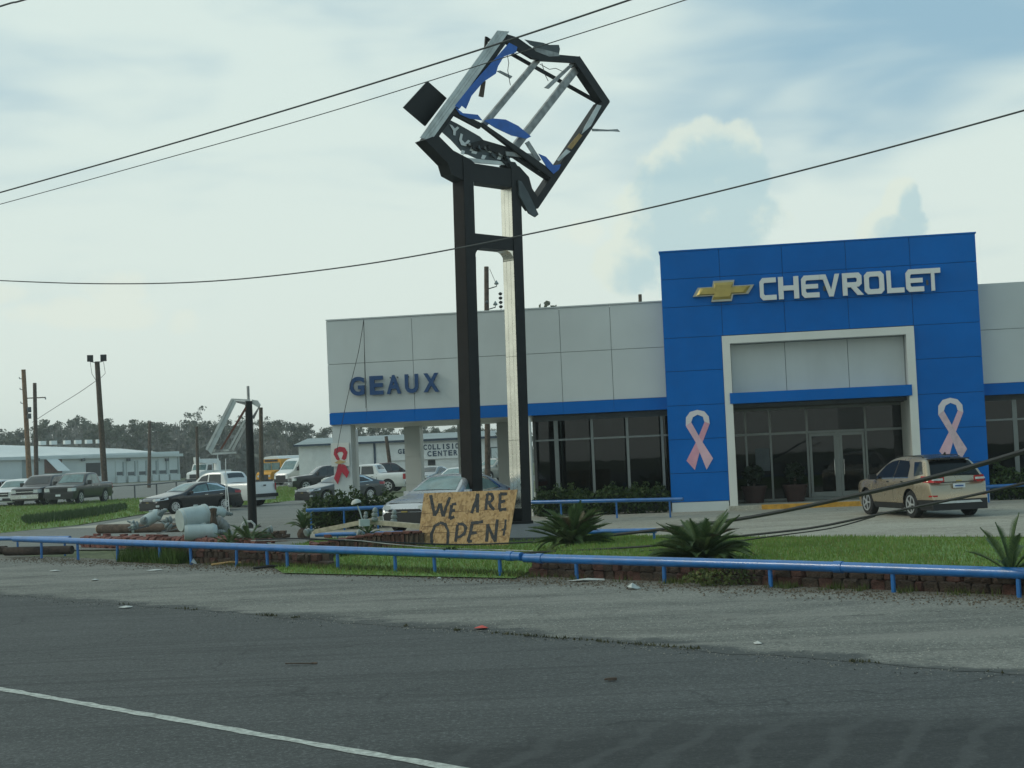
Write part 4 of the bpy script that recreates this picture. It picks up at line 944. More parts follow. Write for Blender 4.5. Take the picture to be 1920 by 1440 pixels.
def vehicle(name, label, cat, pos, hd, car, mat, group=None):
    """pos is the ground point under the middle of the wheelbase"""
    r_ = thing(name, label, cat, (pos[0], pos[1], pos[2] if len(pos) > 2 else .01), hd, group); cxm = sum(car.wx)/2
    car.parts = []
    def P(nm, mb, mt_, smooth=True, parent=None):
        mb.v = [p-V((cxm, 0, 0)) for p in mb.v] if parent is None else mb.v; o = mb.build(nm, mt_, parent or r_, smooth); return o
    body = P('body', car.shell(), mat); car.cxm = cxm
    P('underbody', MB().span(.25, car.L-.25, -car.W/2+.26, car.W/2-.26, car.clear+.02, car.wr*2+.12), m_plastic, False)
    return r_, P, body
def std_wheels(r_, car, spokes=6, y_in=.13, rimmat=None, wd=.22):
    for x in car.wx:
        for sg in (-1, 1): wheel(r_, x-car.cxm, sg*(car.W/2-y_in), car.wr, sg, True, wd, spokes, rimmat)

def suv_tan():
    c = Car(4.65, 1.84, [(0, .72), (.05, .86), (.3, .97), (1.15, 1.08), (1.35, 1.14), (1.9, 1.48), (2.25, 1.62), (2.9, 1.66), (3.6, 1.63), (4.12, 1.55), (4.36, 1.27), (4.52, 1.03), (4.62, .95), (4.65, .60)], lambda x: .98+.03*x/4.65*2, [.92, 3.645], .372, .24, .32, .22, .16, .9, .75)
    p = (G(1718, 973)+G(1617, 962))/2; p = V((10.35, 40.2, .0))+V((.84, .15, 0)); hd = heading(-math.sin(math.radians(11)), math.cos(math.radians(11)))
    r_, P, b = vehicle('parked_suv', 'gold compact SUV parked with its rear toward the road by the entrance', 'car', p, hd, c, paint('gold', (.42, .345, .24), .28, .65, 0))
    for sg in (-1, 1):
        P('side_window', c.side([(1.50, 1.06), (1.95, 1.42), (2.25, 1.52), (2.64, 1.56), (2.64, 1.07)], .006, sg), m_wdark); P('side_window', c.side([(2.67, 1.07), (2.67, 1.56), (3.25, 1.53), (3.40, 1.40), (3.50, 1.10)], .006, sg), m_wdark)
        P('quarter_window', c.side([(3.84, 1.12), (3.58, 1.50), (4.0, 1.50), (4.26, 1.18)], .006, sg), m_wglass)
        P('tail_light', c.wrap(.42, .42, .93, 1.10, sg, True, .02, .98, 1.13), m_red); P('tail_light_lens', c.wrap(.46, .16, 1.0, 1.06, sg, True, .028, 1.02, 1.06), m_lens)
        P('window_trim', c.side([(1.40, 1.035), (1.44, 1.06), (3.56, 1.10), (3.54, 1.075)], .010, sg), m_chr)
        P('sill_cladding', c.side([(1.36, .24), (1.36, .40), (3.2, .40), (3.2, .24)], .012, sg), m_plastic)
        for xh in (2.45, 3.3): P('door_handle', MB().box((xh, sg*(c.y(xh, .98)+.02), .98), (.16, .03, .03)), m_chr)
        P('mirror', MB().box((1.62, sg*(c.W/2+.10), 1.10), (.14, .2, .14)), m_plastic); P('roof_rail', MB().tube([(2.1, sg*.52, 1.60), (2.3, sg*.52, 1.66), (3.6, sg*.52, 1.66), (3.8, sg*.52, 1.61)], .012, 6), m_plastic)
        P('reflector', c.wrap(.62, .10, .58, .62, sg, True, .014), m_red)
        P('door_seam', c.side([(2.655, .45), (2.655, 1.08), (2.667, 1.08), (2.667, .45)], .004, sg), m_plastic)
    P('rear_window', c.topglass(4.14, 4.48, .97, .99), m_wdark); P('windshield', c.topglass(1.38, 2.0, .92, .86), m_wglass)
    P('roof_panel', c.topglass(2.2, 3.98, .95, .95, .004), M('roof_dark', (.035, .04, .042), .25, 0, .1))
    P('spoiler', MB().box((4.14, 0, 1.56), (.26, 1.10, .03)), m_plastic)
    P('rear_bumper', c.wrap(.0, .55, .22, .50, -1, True, .03), m_plastic); P('rear_bumper', c.wrap(.0, .55, .22, .50, 1, True, .03), m_plastic)
    P('bumper_trim', c.end([(-.62, .40), (.62, .40), (.55, .46), (-.55, .46)], True, .03, .03), m_lens)
    pl_ = P('plate', c.end([(-.17, .80), (.17, .80), (.17, .91), (-.17, .91)], True, .01, .012), m_plate, False); P('plate_print', c.end([(-.12, .83), (.12, .83), (.12, .87), (-.12, .87)], True, .003, .024), m_ink, False)
    P('trim_strip', c.end([(-.50, .94), (.50, .94), (.50, .965), (-.50, .965)], True, .012, .012), m_plastic); P('badge', c.end([(-.08, .97), (.08, .97), (.08, 1.0), (-.08, 1.0)], True, .01, .012), m_gold)
    P('antenna_fin', MB().prism([V((3.85, 0, 1.66)), V((4.0, 0, 1.655)), V((4.0, 0, 1.73)), V((3.96, 0, 1.74))], (0, .02, 0)), m_plastic)
    std_wheels(r_, c, 5)
suv_tan()

def sedan_spec(): return Car(4.90, 1.85, [(0, .58), (.06, .70), (.35, .80), (1.3, .95), (1.55, 1.01), (2.25, 1.36), (2.6, 1.44), (3.1, 1.45), (3.6, 1.38), (4.35, 1.08), (4.75, 1.05), (4.86, 1.0), (4.90, .62)], lambda x: .88+.03*x/2.4, [.95, 3.78], .335, .18, .24, .2, .14, .8, .6)
def sedan(label, pos, hd, mat, glass, dark_grille=True, group=None):
    c = sedan_spec(); r_, P, b = vehicle('parked_sedan', label, 'car', pos, hd, c, mat, group)
    for sg in (-1, 1):
        P('side_window', c.side([(1.75, .95), (2.3, 1.28), (2.85, 1.36), (2.85, .97)], .006, sg), glass); P('side_window', c.side([(2.92, .97), (2.92, 1.36), (3.45, 1.31), (3.85, 1.06), (3.72, 1.0)], .006, sg), glass)
        P('window_trim', c.side([(1.68, .925), (1.72, .95), (3.98, 1.055), (4.02, 1.03)], .010, sg), m_chr)
        P('window_trim', c.side([(2.9, 1.365), (2.9, 1.39), (3.5, 1.34), (4.02, 1.06), (3.92, 1.05), (3.46, 1.32)], .008, sg), m_chr)
        P('tail_light', c.wrap(.45, .5, .80, .95, sg, True, .014, .86, .98), m_red); P('headlight', c.wrap(.45, .55, .60, .72, sg, False, .014, .70, .80), m_lens)
        P('sill', c.side([(1.4, .19), (1.4, .30), (3.35, .30), (3.35, .19)], .010, sg), m_plastic); P('mirror', MB().box((1.78, sg*(c.W/2+.09), .99), (.13, .19, .12)), mat)
        for xh in (2.7, 3.55): P('door_handle', MB().box((xh, sg*(c.y(xh, .84)+.02), .84), (.17, .03, .03)), m_chr)
        P('fog_lamp', c.wrap(.60, .12, .36, .46, sg, False, .012), m_lens); P('front_lip', c.wrap(0, .5, .18, .27, sg, False, .016), m_plastic); P('rear_bumper', c.wrap(0, .45, .22, .36, sg, True, .016), m_plastic)
    P('grille', c.end([(-.66, .28), (.66, .28), (.70, .50), (.60, .56), (-.60, .56), (-.70, .50)], False, .03), m_plastic); P('upper_grille', c.end([(-.55, .58), (.55, .58), (.50, .64), (-.50, .64)], False, .02), m_plastic)
    P('badge', c.end([(-.10, .555), (.10, .555), (.10, .59), (-.10, .59)], False, .03), m_gold)
    P('windshield', c.topglass(1.60, 2.32, .93, .86), glass); P('rear_window', c.topglass(3.58, 4.30, .84, .90), glass)
    std_wheels(r_, c, 10); return r_
def fwd(deg): a_ = math.radians(deg); return heading(math.cos(a_), math.sin(a_))      # deg: compass of the nose, 0 = right, 90 = away
sv = AY(842, 985, 43.2); sedan('silver sedan facing the road behind the plywood board', (sv.x-.02, 43.7), fwd(242), paint('silver', (.48, .50, .52), .28, .5, 0), m_wglassl).scale = (1.04, 1.04, 1.13)
p = G(345, 963); sedan('black sedan at the lawn in front of the white pickup', (p.x-.05, p.y+1.5), fwd(227), paint('black', (.012, .012, .015), .22), m_wglassl)
p = G(620, 946); sedan('dark grey sedan parked behind the left canopy column', (p.x-.1, p.y+4.5), fwd(222), paint('graphite', (.075, .085, .09), .3, .4), m_wglass)
p = G(858, 921); sedan('white sedan seen past the canopy below the collision sign', (p.x, 90), fwd(250), paint('white_car', (.62, .64, .62), .3), m_wglassl)

def pickup(label, pos, hd, mat, glass=None, front_black=False, group=None, lift=1.0, wheels=6):
    glass = glass or m_wglass
    c = Car(5.80, 2.0, [(0, .80), (.04, 1.02), (.25, 1.13), (1.45, 1.20), (1.62, 1.24), (2.2, 1.74), (2.5, 1.86), (3.3, 1.88), (3.75, 1.84), (3.92, 1.50), (3.98, 1.28), (4.1, 1.25), (5.70, 1.27), (5.78, 1.22), (5.80, .70)], lambda x: 1.14, [1.02, 4.62], .41*lift, .34, .17, .08, .04, .4, .3)
    r_, P, b = vehicle('pickup_truck', label, 'pickup truck', pos, hd, c, mat, group)
    for sg in (-1, 1):
        P('side_window', c.side([(1.85, 1.20), (2.28, 1.66), (2.72, 1.76), (2.72, 1.20)], .006, sg), glass); P('side_window', c.side([(2.80, 1.20), (2.80, 1.76), (3.58, 1.75), (3.68, 1.22)], .006, sg), glass)
        P('tail_light', c.wrap(.86, .14, .82, 1.18, sg, True, .02), m_red); P('headlight', c.wrap(.55, .28, .80, 1.0, sg, False, .02), m_lens); P('mirror', MB().box((1.95, sg*(c.W/2+.14), 1.28), (.12, .24, .26)), m_plastic)
        P('door_seam', c.side([(2.755, .5), (2.755, 1.2), (2.77, 1.2), (2.77, .5)], .004, sg), m_plastic); P('bed_gap', c.side([(3.84, .36), (3.84, 1.2), (3.875, 1.2), (3.875, .36)], .005, sg), m_plastic)
        for xh in (2.62, 3.55): P('door_handle', MB().box((xh, sg*(c.y(xh, 1.06)+.02), 1.06), (.18, .03, .04)), m_chr)
        P('sill', c.side([(1.55, .35), (1.55, .46), (3.8, .46), (3.8, .35)], .012, sg), m_plastic)
    P('grille', c.end([(-.56, .74), (.56, .74), (.60, 1.0), (-.60, 1.0)], False, .03), m_plastic); P('grille_bar', c.end([(-.58, .85), (.58, .85), (.58, .90), (-.58, .90)], False, .02, .036), m_chr if not front_black else m_plastic)
    P('front_bumper', c.end([(-.95, .45), (.95, .45), (.95, .70), (-.95, .70)], False, .10), m_plastic if front_black else m_chr); P('plate', c.end([(-.16, .52), (.16, .52), (.16, .64), (-.16, .64)], False, .01, .11), m_plate)
    P('rear_bumper', c.end([(-.95, .48), (.95, .48), (.95, .66), (-.95, .66)], True, .12), m_plastic); P('tailgate_handle', c.end([(-.10, 1.05), (.10, 1.05), (.10, 1.12), (-.10, 1.12)], True, .015), m_plastic)
    P('windshield', c.topglass(1.66, 2.26, .94, .88), glass); P('bed_liner', c.topglass(4.05, 5.68, .90, .90, .006), m_plastic); P('rear_window', c.topglass(3.76, 3.90, .78, .80), glass)
    std_wheels(r_, c, wheels, .14, None, .27); return r_
wp = paint('white_truck', (.66, .68, .66), .32)
p = G(448, 951); pickup('white pickup behind the black sedan with tail toward the canopy', (p.x-1.15, p.y+1.2), fwd(150), wp)
p = AY(690, 921, 93); pickup('white pickup framed between the first two canopy columns', (p.x-.4, 96), fwd(168), wp)
p = AY(147, 900, 101); pickup('black pickup at the right end of the parked row', (p.x, p.y), fwd(262), paint('black_truck', (.016, .02, .02), .3), m_wglassl, True, 'row of parked trucks', 1.0).scale = (1.1, 1.1, 1.14)
p = AY(84, 900, 102); pickup('dark pickup with chrome front second from the right in the parked row', (p.x, p.y), fwd(262), paint('dark_truck', (.055, .05, .052), .3, .3), m_wglass, False, 'row of parked trucks').scale = (1.08, 1.08, 1.12)

def big_suv(label, pos, hd, mat, group=None):
    c = Car(5.2, 2.0, [(0, .75), (.04, .98), (.3, 1.10), (1.35, 1.18), (1.55, 1.24), (2.15, 1.70), (2.5, 1.85), (4.2, 1.88), (4.9, 1.80), (5.1, 1.3), (5.2, 1.1), (5.2, .6)], lambda x: 1.12, [.98, 3.95], .40, .28, .17, .12, .05, .5, .4)
    r_, P, b = vehicle('parked_suv', label, 'car', pos, hd, c, mat, group)
    for sg in (-1, 1):
        for q in ([(1.8, 1.18), (2.22, 1.62), (2.7, 1.74), (2.7, 1.18)], [(2.78, 1.18), (2.78, 1.74), (3.6, 1.75), (3.6, 1.18)], [(3.7, 1.18), (3.7, 1.75), (4.6, 1.72), (4.75, 1.22)]): P('side_window', c.side(q, .006, sg), m_wglass)
        P('headlight', c.wrap(.52, .3, .82, 1.0, sg, False, .02), m_lens); P('tail_light', c.wrap(.8, .12, .9, 1.3, sg, True, .02), m_red); P('mirror', MB().box((1.9, sg*(c.W/2+.12), 1.25), (.13, .22, .2)), mat)
    P('grille', c.end([(-.55, .70), (.55, .70), (.60, .98), (-.60, .98)], False, .03), m_plastic); P('grille_bar', c.end([(-.56, .83), (.56, .83), (.56, .88), (-.56, .88)], False, .02, .036), m_chr); P('lower_grille', c.end([(-.8, .38), (.8, .38), (.8, .58), (-.8, .58)], False, .05), m_plastic)
    P('plate', c.end([(-.16, .45), (.16, .45), (.16, .58), (-.16, .58)], False, .01, .06), m_plate); P('windshield', c.topglass(1.6, 2.2, .94, .88), m_wglassl); std_wheels(r_, c)
p = AY(32, 900, 103); big_suv('white large SUV third from the right in the parked row', (p.x, p.y), fwd(262), wp, 'row of parked trucks')
p = AY(-22, 900, 104); big_suv('white large SUV cut by the left edge of the photo', (p.x, p.y), fwd(262), paint('white_suv2', (.60, .64, .64), .3), 'row of parked trucks')
def van():
    c = Car(6.2, 2.05, [(0, .85), (.05, 1.1), (.3, 1.22), (.8, 1.42), (1.0, 1.55), (1.6, 2.30), (2.0, 2.55), (2.8, 2.68), (5.9, 2.68), (6.1, 2.6), (6.2, 2.3), (6.2, .7)], lambda x: 1.3, [1.05, 4.7], .36, .26, .10, .16, .03, .6, .2)
    p = AY(545, 900, 145); r_, P, b = vehicle('cargo_van', 'white high-roof cargo van behind the dark grey sedan', 'van', (p.x+.6, 147), fwd(238), c, paint('white_van', (.64, .69, .68), .35))
    for sg in (-1, 1):
        P('side_window', c.side([(1.25, 1.40), (1.70, 2.0), (2.3, 2.05), (2.3, 1.40)], .006, sg), m_wglass); P('headlight', c.wrap(.62, .4, .85, 1.05, sg, False, .02, .95, 1.15), m_lens); P('lower_cladding', c.side([(1.5, .28), (1.5, .62), (4.2, .62), (4.2, .28)], .012, sg), m_plastic)
        P('side_print', c.side([(2.7, 1.85), (2.75, 2.05), (3.6, 2.0), (3.5, 1.8)], .008, sg), M('van_print', (.16, .18, .42), .5)); P('mirror', MB().box((1.35, sg*(c.W/2+.15), 1.6), (.12, .25, .35)), m_plastic)
    P('grille', c.end([(-.62, .50), (.62, .50), (.62, .98), (-.62, .98)], False, .03), m_plastic); P('front_bumper', c.wrap(0, .6, .28, .62, -1, False, .03), m_plastic); P('front_bumper', c.wrap(0, .6, .28, .62, 1, False, .03), m_plastic); P('windshield', c.topglass(.95, 1.72, .94, .90), m_wglassl); std_wheels(r_, c)
van()
def bus():
    p = AY(505, 900, 150); r_ = thing('school_bus', 'yellow bus with white roof behind the leaning sign pole', 'bus', (p.x+1.6, 153, .0), fwd(245))
    def P(n_, mb, mt_, s_=False): return mb.build(n_, mt_, r_, s_)
    mb = MB(); prof = [(-1.2, .55), (1.2, .55), (1.22, 2.3), (1.1, 2.7), (.7, 2.92), (-.7, 2.92), (-1.1, 2.7), (-1.22, 2.3)]
    mb.prism([V((-3.2, y, z)) for y, z in prof], (8.5, 0, 0)); P('body', mb, m_busy)
    P('roof', MB().prism([V((-3.22, y, z)) for y, z in ((1.12, 2.69), (.72, 2.94), (.0, 3.0), (-.72, 2.94), (-1.12, 2.69))], (8.54, 0, 0)), m_roofw)
    P('hood', MB().prism([V((-3.2, -.95, .5)), V((-4.6, -.85, .5)), V((-4.6, -.85, 1.15)), V((-4.4, -.85, 1.35)), V((-3.2, -.95, 1.55))], (0, 1.8, 0)), m_busy)
    P('grille', MB().span(-4.64, -4.601, -.5, .6, .6, 1.1), m_plastic); P('bumper', MB().span(-4.72, -4.62, -1.1, 1.1, .4, .62), m_plastic)
    for y0, y1 in ((-1.05, -.04), (.04, 1.05)): P('windshield', MB().span(-3.24, -3.205, y0, y1, 1.55, 2.3), m_wglassl)
    for sg in (-1, 1):
        for i in range(8): P('side_window', MB().span(-2.5+i*.92, -1.75+i*.92, min(sg*1.205, sg*1.235), max(sg*1.205, sg*1.235), 1.62, 2.2), m_wglass)
        P('headlight', MB().lathe([(.12, 0), (.11, -.04)], (-4.60, sg*.68, .95), (1, 0, 0), 12), m_lens)
        for x in (-3.7, 3.0): wheel(r_, x, sg*1.02, .48, sg)
    P('sign_strip', MB().span(-3.26, -3.21, -.8, .8, 2.42, 2.62), m_plastic)
bus()
def bucket_truck():
    p = AY(375, 900, 178); r_ = thing('utility_truck', 'white bucket truck parked right of the white warehouse', 'truck', (p.x+.6, 180, 0), fwd(250))
    def P(n_, mb, mt_, s_=False): return mb.build(n_, mt_, r_, s_)
    P('hood', MB().prism([V((-3.4, -.95, .7)), V((-3.4, -.95, 1.35)), V((-3.2, -.95, 1.55)), V((-2.1, -.95, 1.72)), V((-2.1, -.95, .7))], (0, 1.9, 0)), m_white)
    P('cab', MB().prism([V((-2.1, -1.05, .7)), V((-2.1, -1.05, 1.72)), V((-1.7, -1.05, 2.55)), V((-.5, -1.05, 2.6)), V((-.4, -1.05, .7))], (0, 2.1, 0)), m_white)
    P('windshield', MB().add([(-2.08, -.95, 1.80), (-1.76, -.9, 2.46), (-1.76, .9, 2.46), (-2.08, .95, 1.80)], [(0, 1, 2, 3)]), m_wglassl)
    for sg in (-1, 1): P('side_window', MB().prism([V((-1.85, sg*1.056, 1.75)), V((-1.62, sg*1.056, 2.42)), V((-.75, sg*1.056, 2.42)), V((-.75, sg*1.056, 1.75))], (0, sg*.01, 0)), m_wglass)
    P('grille', MB().span(-3.44, -3.401, -.5, .5, .8, 1.3), m_plastic); P('bumper', MB().span(-3.55, -3.45, -1.1, 1.1, .5, .75), m_plastic); P('service_body', MB().span(-.3, 3.6, -1.15, 1.15, .75, 1.7), m_white)
    P('boom', MB().bar((2.2, 0, 2.75), (-2.2, 0, 2.95), .4, .45), m_white); P('upper_boom', MB().bar((-1.6, .35, 3.05), (3.0, .35, 3.0), .25, .3), m_white); P('turret', MB().lathe([(.45, 1.7), (.4, 2.9)], (2.2, 0, 0), n=12), m_white); P('bucket', MB().lathe([(.34, 0), (.40, .85), (.36, .85), (.3, .1)], (-2.5, 0, 2.55), n=12), m_white)
    for x in (-2.7, 2.2):
        for sg in (-1, 1): wheel(r_, x, sg*.98, .5, sg)
bucket_truck()
# small far cars behind the canopy and the van
p = AY(825, 905, 112); sedan('far grey sedan beneath the collision sign left of the white sedan', (p.x-.7, 112), fwd(250), paint('grey_far', (.20, .23, .24), .3, .3), m_wglass)
p = AY(955, 905, 118); big_suv('far silver SUV right of the black sign leg beside the white building', (p.x-1.2, 118), fwd(225), paint('champagne', (.34, .34, .30), .3, .4))
p = AY(612, 905, 112); pickup('far dark pickup right of the white van', (p.x, 112), fwd(200), paint('far_dark', (.03, .03, .035), .3), m_wglass)
p = AY(590, 903, 118); big_suv('far pale SUV between the white van and the canopy', (p.x, 128), fwd(215), paint('far_pale', (.50, .53, .53), .3))
p = AY(725, 902, 116); pickup('far dark red pickup above the bed of the framed white pickup', (p.x, 117), fwd(20), paint('maroon', (.05, .02, .02), .3), m_wglass)

# ================================================================== FAR BUILDINGS
def warehouse():
    A, Bx = AY(-150, 895, 230), AY(338, 893, 262); A.z = 0; Bx.z = 0; d = (Bx-A).normalized(); Lw = (Bx-A).length; a_ = math.atan2(d.y, d.x)
    r_ = thing('warehouse', 'long low white warehouse with a row of loading doors at far left', 'building', A, a_)
    z = lambda px, py: 2.2+(HZ(px)-py)*(A.y+(Bx.y-A.y)*((px+150)/488))/FPX
    X = lambda px: Lw*(((px-960)*A.y-(-1110)*A.y)/((px-960)*(A.y-Bx.y)+(-622)*0+0+1e-6)) if 0 else None
    def xat_(px):
        dr = ray(px, 890); n_ = V((-d.y, d.x, 0)); tt = (A-CAM).dot(n_)/dr.dot(n_); return (CAM+dr*tt-A).dot(d)
    ze = z(100, 854)
    MB().span(0, Lw, .1, 24, 0, ze).build('wall', m_whwall, r_)
    rf = MB(); zr = z(100, 838)+.75
    rf.add([(-.6, -.4, ze), (Lw+.4, -.4, ze-.6), (Lw-4, 14, zr-1.2), (18, 14, zr+.2), (-.6, 14, zr-.4), (-.6, 30, ze), (Lw+.4, 30, ze-.6)], [(0, 1, 2, 3, 4), (4, 3, 5), (3, 2, 6, 5), (2, 1, 6)])
    roof = rf.build('roof', m_roofw, r_)
    MB().bar((-.6, -.45, ze-.10), (Lw+.4, -.45, ze-.70), .25, .5).build('eave_fascia', m_whwall, r_)
    for px in (30, 52, 80, 102, 124, 146): x = xat_(px); MB().span(x+10.4, x+11.5, 12.8, 13.6, zr-.1, zr+.6).build('roof_vent', m_roofw, r_)
    for (pa_, pb_, ya, yb_) in ((217, 232, 866, 896), (238, 254, 865, 896), (259, 275, 864, 895), (284, 294, 864, 893), (297, 313, 863, 893), (317, 335, 857, 892)):
        x0, x1 = xat_(pa_), xat_(pb_); zz1, zz0 = z(pa_, ya), z(pa_, yb_); dr = MB().span(x0, x1, .0, .15, zz0+.45, zz0+1.05).build('dock_door', m_slab, r_)
        MB().span(x0, x0+.12, -.12, .1, zz0, zz1).build('door_jamb', m_whwall, dr); MB().span(x1-.22, x1, -.12, .1, zz0, zz1).build('door_jamb', m_roofg, dr); MB().span(x0, x1, -.13, .1, zz1, zz1+.12).build('door_head', m_whwall, dr); MB().span(x0+.12, x1-.22, -.05, .1, zz0+1.05, zz1).build('door_leaf', m_whwall, dr); MB().span(x0, x1, -.6, -.05, 0, zz0+.3).build('dock_step', m_whwall, dr)
    x0, x1 = xat_(162), xat_(189); MB().span(x0, x1, .02, .14, z(170, 893), z(170, 868)).build('open_doorway', m_dark, r_)
    x0, x1 = xat_(84), xat_(117); aw = MB().prism([V((x0, -.1, z(90, 857))), V((x1-1.2, -.1, z(90, 857))), V((x1, -3, z(90, 884))), V((x0+1.0, -3, z(90, 884)))], (0, .2, 0)).build('hanging_sheet', m_whwall, r_); MB().span(x0, x1, .03, .13, z(100, 887), z(100, 857)).build('open_doorway', m_rust, r_)
    MB().span(xat_(42), xat_(50), .03, .13, 0, z(45, 858)).build('side_door', m_roofg, r_)
    for px in (70, 155, 240, 312): MB().box((xat_(px), -.3, z(px, 862)), (.5, .6, .5)).build('wall_lamp', m_slab, r_)
warehouse()
def collision():
    Yc = 138; A = AY(640, 890, Yc); Bx = AY(985, 880, Yc); r_ = thing('collision_center', 'white workshop with grey roof and dark lettering seen through the canopy', 'building', (A.x, Yc, 0))
    sc_ = Yc/FPX; Z = lambda px, py: 2.2+(HZ(px)-py)*sc_; X = lambda px: (AY(px, 860, Yc).x-A.x)
    Lc = X(985); ze = Z(700, 828); MB().span(-4, Lc, 0, 20, 0, ze).build('wall', m_white, r_)
    MB().add([(-4.4, -.5, ze), (Lc+.4, -.5, ze+.05), (Lc+.4, 9, Z(700, 818)+.2), (-4.4, 9, Z(700, 818)+.2), (-4.4, 20, ze), (Lc+.4, 20, ze)], [(0, 1, 2, 3), (3, 2, 5, 4)]).build('roof', m_roofg, r_)
    MB().span(-4.4, Lc+.4, -.56, -.4, ze-.16, ze-.02).build('fascia', m_navy, r_)
    for px in (703, 774, 870): MB().span(X(px)-.1, X(px)+.1, -.09, -.01, 0, ze-.17).build('pilaster', m_navy, r_)
    sb = MB().span(X(728), X(880), -.16, -.10, Z(800, 861), Z(800, 831)).build('sign_board', m_white, r_)
    def word(wd, p0, p1, y0, y1):
        n_ = len(wd); step = (p1-p0)/n_
        for i, ch in enumerate(wd):
            if ch == ' ': continue
            w_ = (X(p0+step)-X(p0))*(.76 if ch != 'I' else .26); off = 0 if ch != 'I' else step*.28
            link_copy(fontmesh(ch, w_, (y1-y0)*sc_, .04, .03, 'sign_letter', m_navy), 'sign_letter', sb, (X(p0+i*step+off), -.165, Z((p0+p1)/2, y1)-.0*i+(.043*((p0+i*step)-(p0+p1)/2)*0)))
    word('COLLISION', 795, 872, 832, 842); word('CENTER', 802, 861, 844.5, 854.5); word('GEAUX', 747, 793, 841, 850)
    MB().span(X(802), X(816), -.05, -.01, Z(810, 872), Z(810, 861)-.05).build('window', m_dark, r_)
    dr = MB().span(X(920), X(938), -.06, -.01, Z(930, 864), Z(930, 838)).build('side_opening', m_slab, r_); MB().span(X(922), X(937), -.10, -.065, Z(930, 862), Z(930, 840)).build('door_leaf', m_whwall, dr)
collision()

# ================================================================== HEDGES, PALMS, PLANTS
def hedge(label, p0, p1, h, dep, n_):
    p0, p1 = V(p0), V(p1); c = (p0+p1)/2; L = (p1-p0).length; r_ = thing('hedge', label, 'hedge', (c.x, c.y, 0), math.atan2(p1.y-p0.y, p1.x-p0.x)); mb = MB(); k_ = int(L/.45)
    st = MB()
    for i in range(k_):
        x = -L/2+(i+.5)*L/k_+R_(-.1, .1); hh = h*R_(.82, 1.12)
        leafcloud(mb, (x, R_(-.06, .06), hh*.5), (.45, dep/2, hh*.55), n_*2, .075); st.tube([(x, 0, 0), (x+R_(-.05, .05), 0, hh*.7)], .015, 4)
        for q in range(2): leafcloud(mb, (x+R_(-.2, .2), R_(-.2, .2), hh*1.05), (.1, .1, .16), 18, .05)
    mb.build('foliage', m_hedge, r_); st.build('stems', m_wood, r_)
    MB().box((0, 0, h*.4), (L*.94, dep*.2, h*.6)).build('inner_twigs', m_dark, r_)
hedge('clipped green hedge around the front canopy column', (-6.75, 46.6), (-4.0, 46.3), 1.14, .8, 330)
a_ = BW(-4.5, .1); b_ = BW(-.15, .1); hedge('clipped hedge below the showroom windows left of the tower', (a_.x, a_.y), (b_.x, b_.y), .92, .7, 300)
a_ = BW(10.5, .2); b_ = BW(15, .2); hedge('clipped hedge below the showroom windows right of the tower', (a_.x, a_.y), (b_.x, b_.y), 1.0, .7, 260)

m_frond = leafmat('sago_frond', (.048, .088, .032), (.095, .145, .05), .25); m_frondl = leafmat('sago_frond_light', (.085, .135, .045), (.16, .20, .085), .3); m_bark = M('sago_trunk', (.07, .05, .035), .95, 0, .4, 10, .8, 30)
def frond_mesh(L, droop, mat, wd=.155, n_=46):
    mb = MB(); pts = []
    for i in range(n_+1): f = i/n_; pts.append(V((L*f*(1-.18*droop*f*f), 0, L*(.50*f-droop*f*f*.95))))
    mb.tube([pts[i] for i in range(0, n_+1, 5)], [.014*(1-.8*i/n_) for i in range(0, n_+1, 5)], 4)
    for i in range(3, n_+1):
        f = i/n_; w_ = wd*math.sin(min(1, .25+f*1.1)*math.pi*.5)*(1 if f < .75 else max(.25, (1-f)*4)); d = (pts[i]-pts[i-1]).normalized()
        for sg in (-1, 1):
            tip = pts[i]+V((d.x*w_*.55, sg*w_*.80, d.z*w_*.55+w_*.35)); o = d*.016; mb.add([pts[i]-o, pts[i]+o, tip], [(0, 1, 2)])
    return mb.mesh('frond', mat)
m_frondb = leafmat('sago_frond_dead', (.10, .075, .04), (.17, .13, .07), .2)
FR = [frond_mesh(1.0, dr, (m_frond, m_frond, m_frondl)[i % 3]) for i, dr in enumerate((.20, .40, .58, .78, .48, .30))]; FRB = frond_mesh(1.0, .6, m_frondb)
def sago(label, pos, size, nf, trunk=.25, spread=1.0, up=.0):
    r_ = thing('sago_palm', label, 'palm', (pos[0], pos[1], pos[2])); MB().lathe([(.17, -.05), (.20, trunk*.5), (.15, trunk), (.05, trunk+.08)], n=12).build('trunk', m_bark, r_, True)
    for i in range(nf):
        ring = i/nf; pit = -(1.05-1.15*ring+up)+R_(-.12, .12)
        link_copy(FRB if i < nf*.12 and nf > 30 and R_(0, 1) < .6 else random.choice(FR), 'frond', r_, (0, 0, trunk), (R_(-.3, .3), pit, i*2.399+R_(-.2, .2)), (size*R_(.85, 1.1),)*3)
p = G(1075, 1036); sago('large sago palm right of the plywood board', (p.x, p.y+.2, .02), 1.0, 92, .14, 1, -.12)
p = G(1318, 1054, .2); sago('wide dark sago palm in front of the lot left of the gold car', (p.x, p.y+.1, .12), 1.0, 100, .08, 1, -.28)
p = G(1896, 1082, .24); sago('sago palm cut by the right edge of the photo', (p.x, p.y, .22), .76, 12, .05, 1, .0)
p = G(570, 1010); sago('small light green sago palm beside the fallen crossarm', (p.x, p.y, .05), .62, 22, .2, 1, .2)
p = G(690, 1010); sago('low green plant growing over the fallen blue rail', (p.x, p.y, .05), .40, 18, .05)
p = G(470, 1026, .1); sago('low spreading green plant in the left planter', (p.x, p.y, .12), .75, 26, .05, 1, -.25)
p = G(430, 1028, .1); sago('feathery green plant left of the low spreading one', (p.x, p.y, .12), .55, 18, .05, 1, -.2)
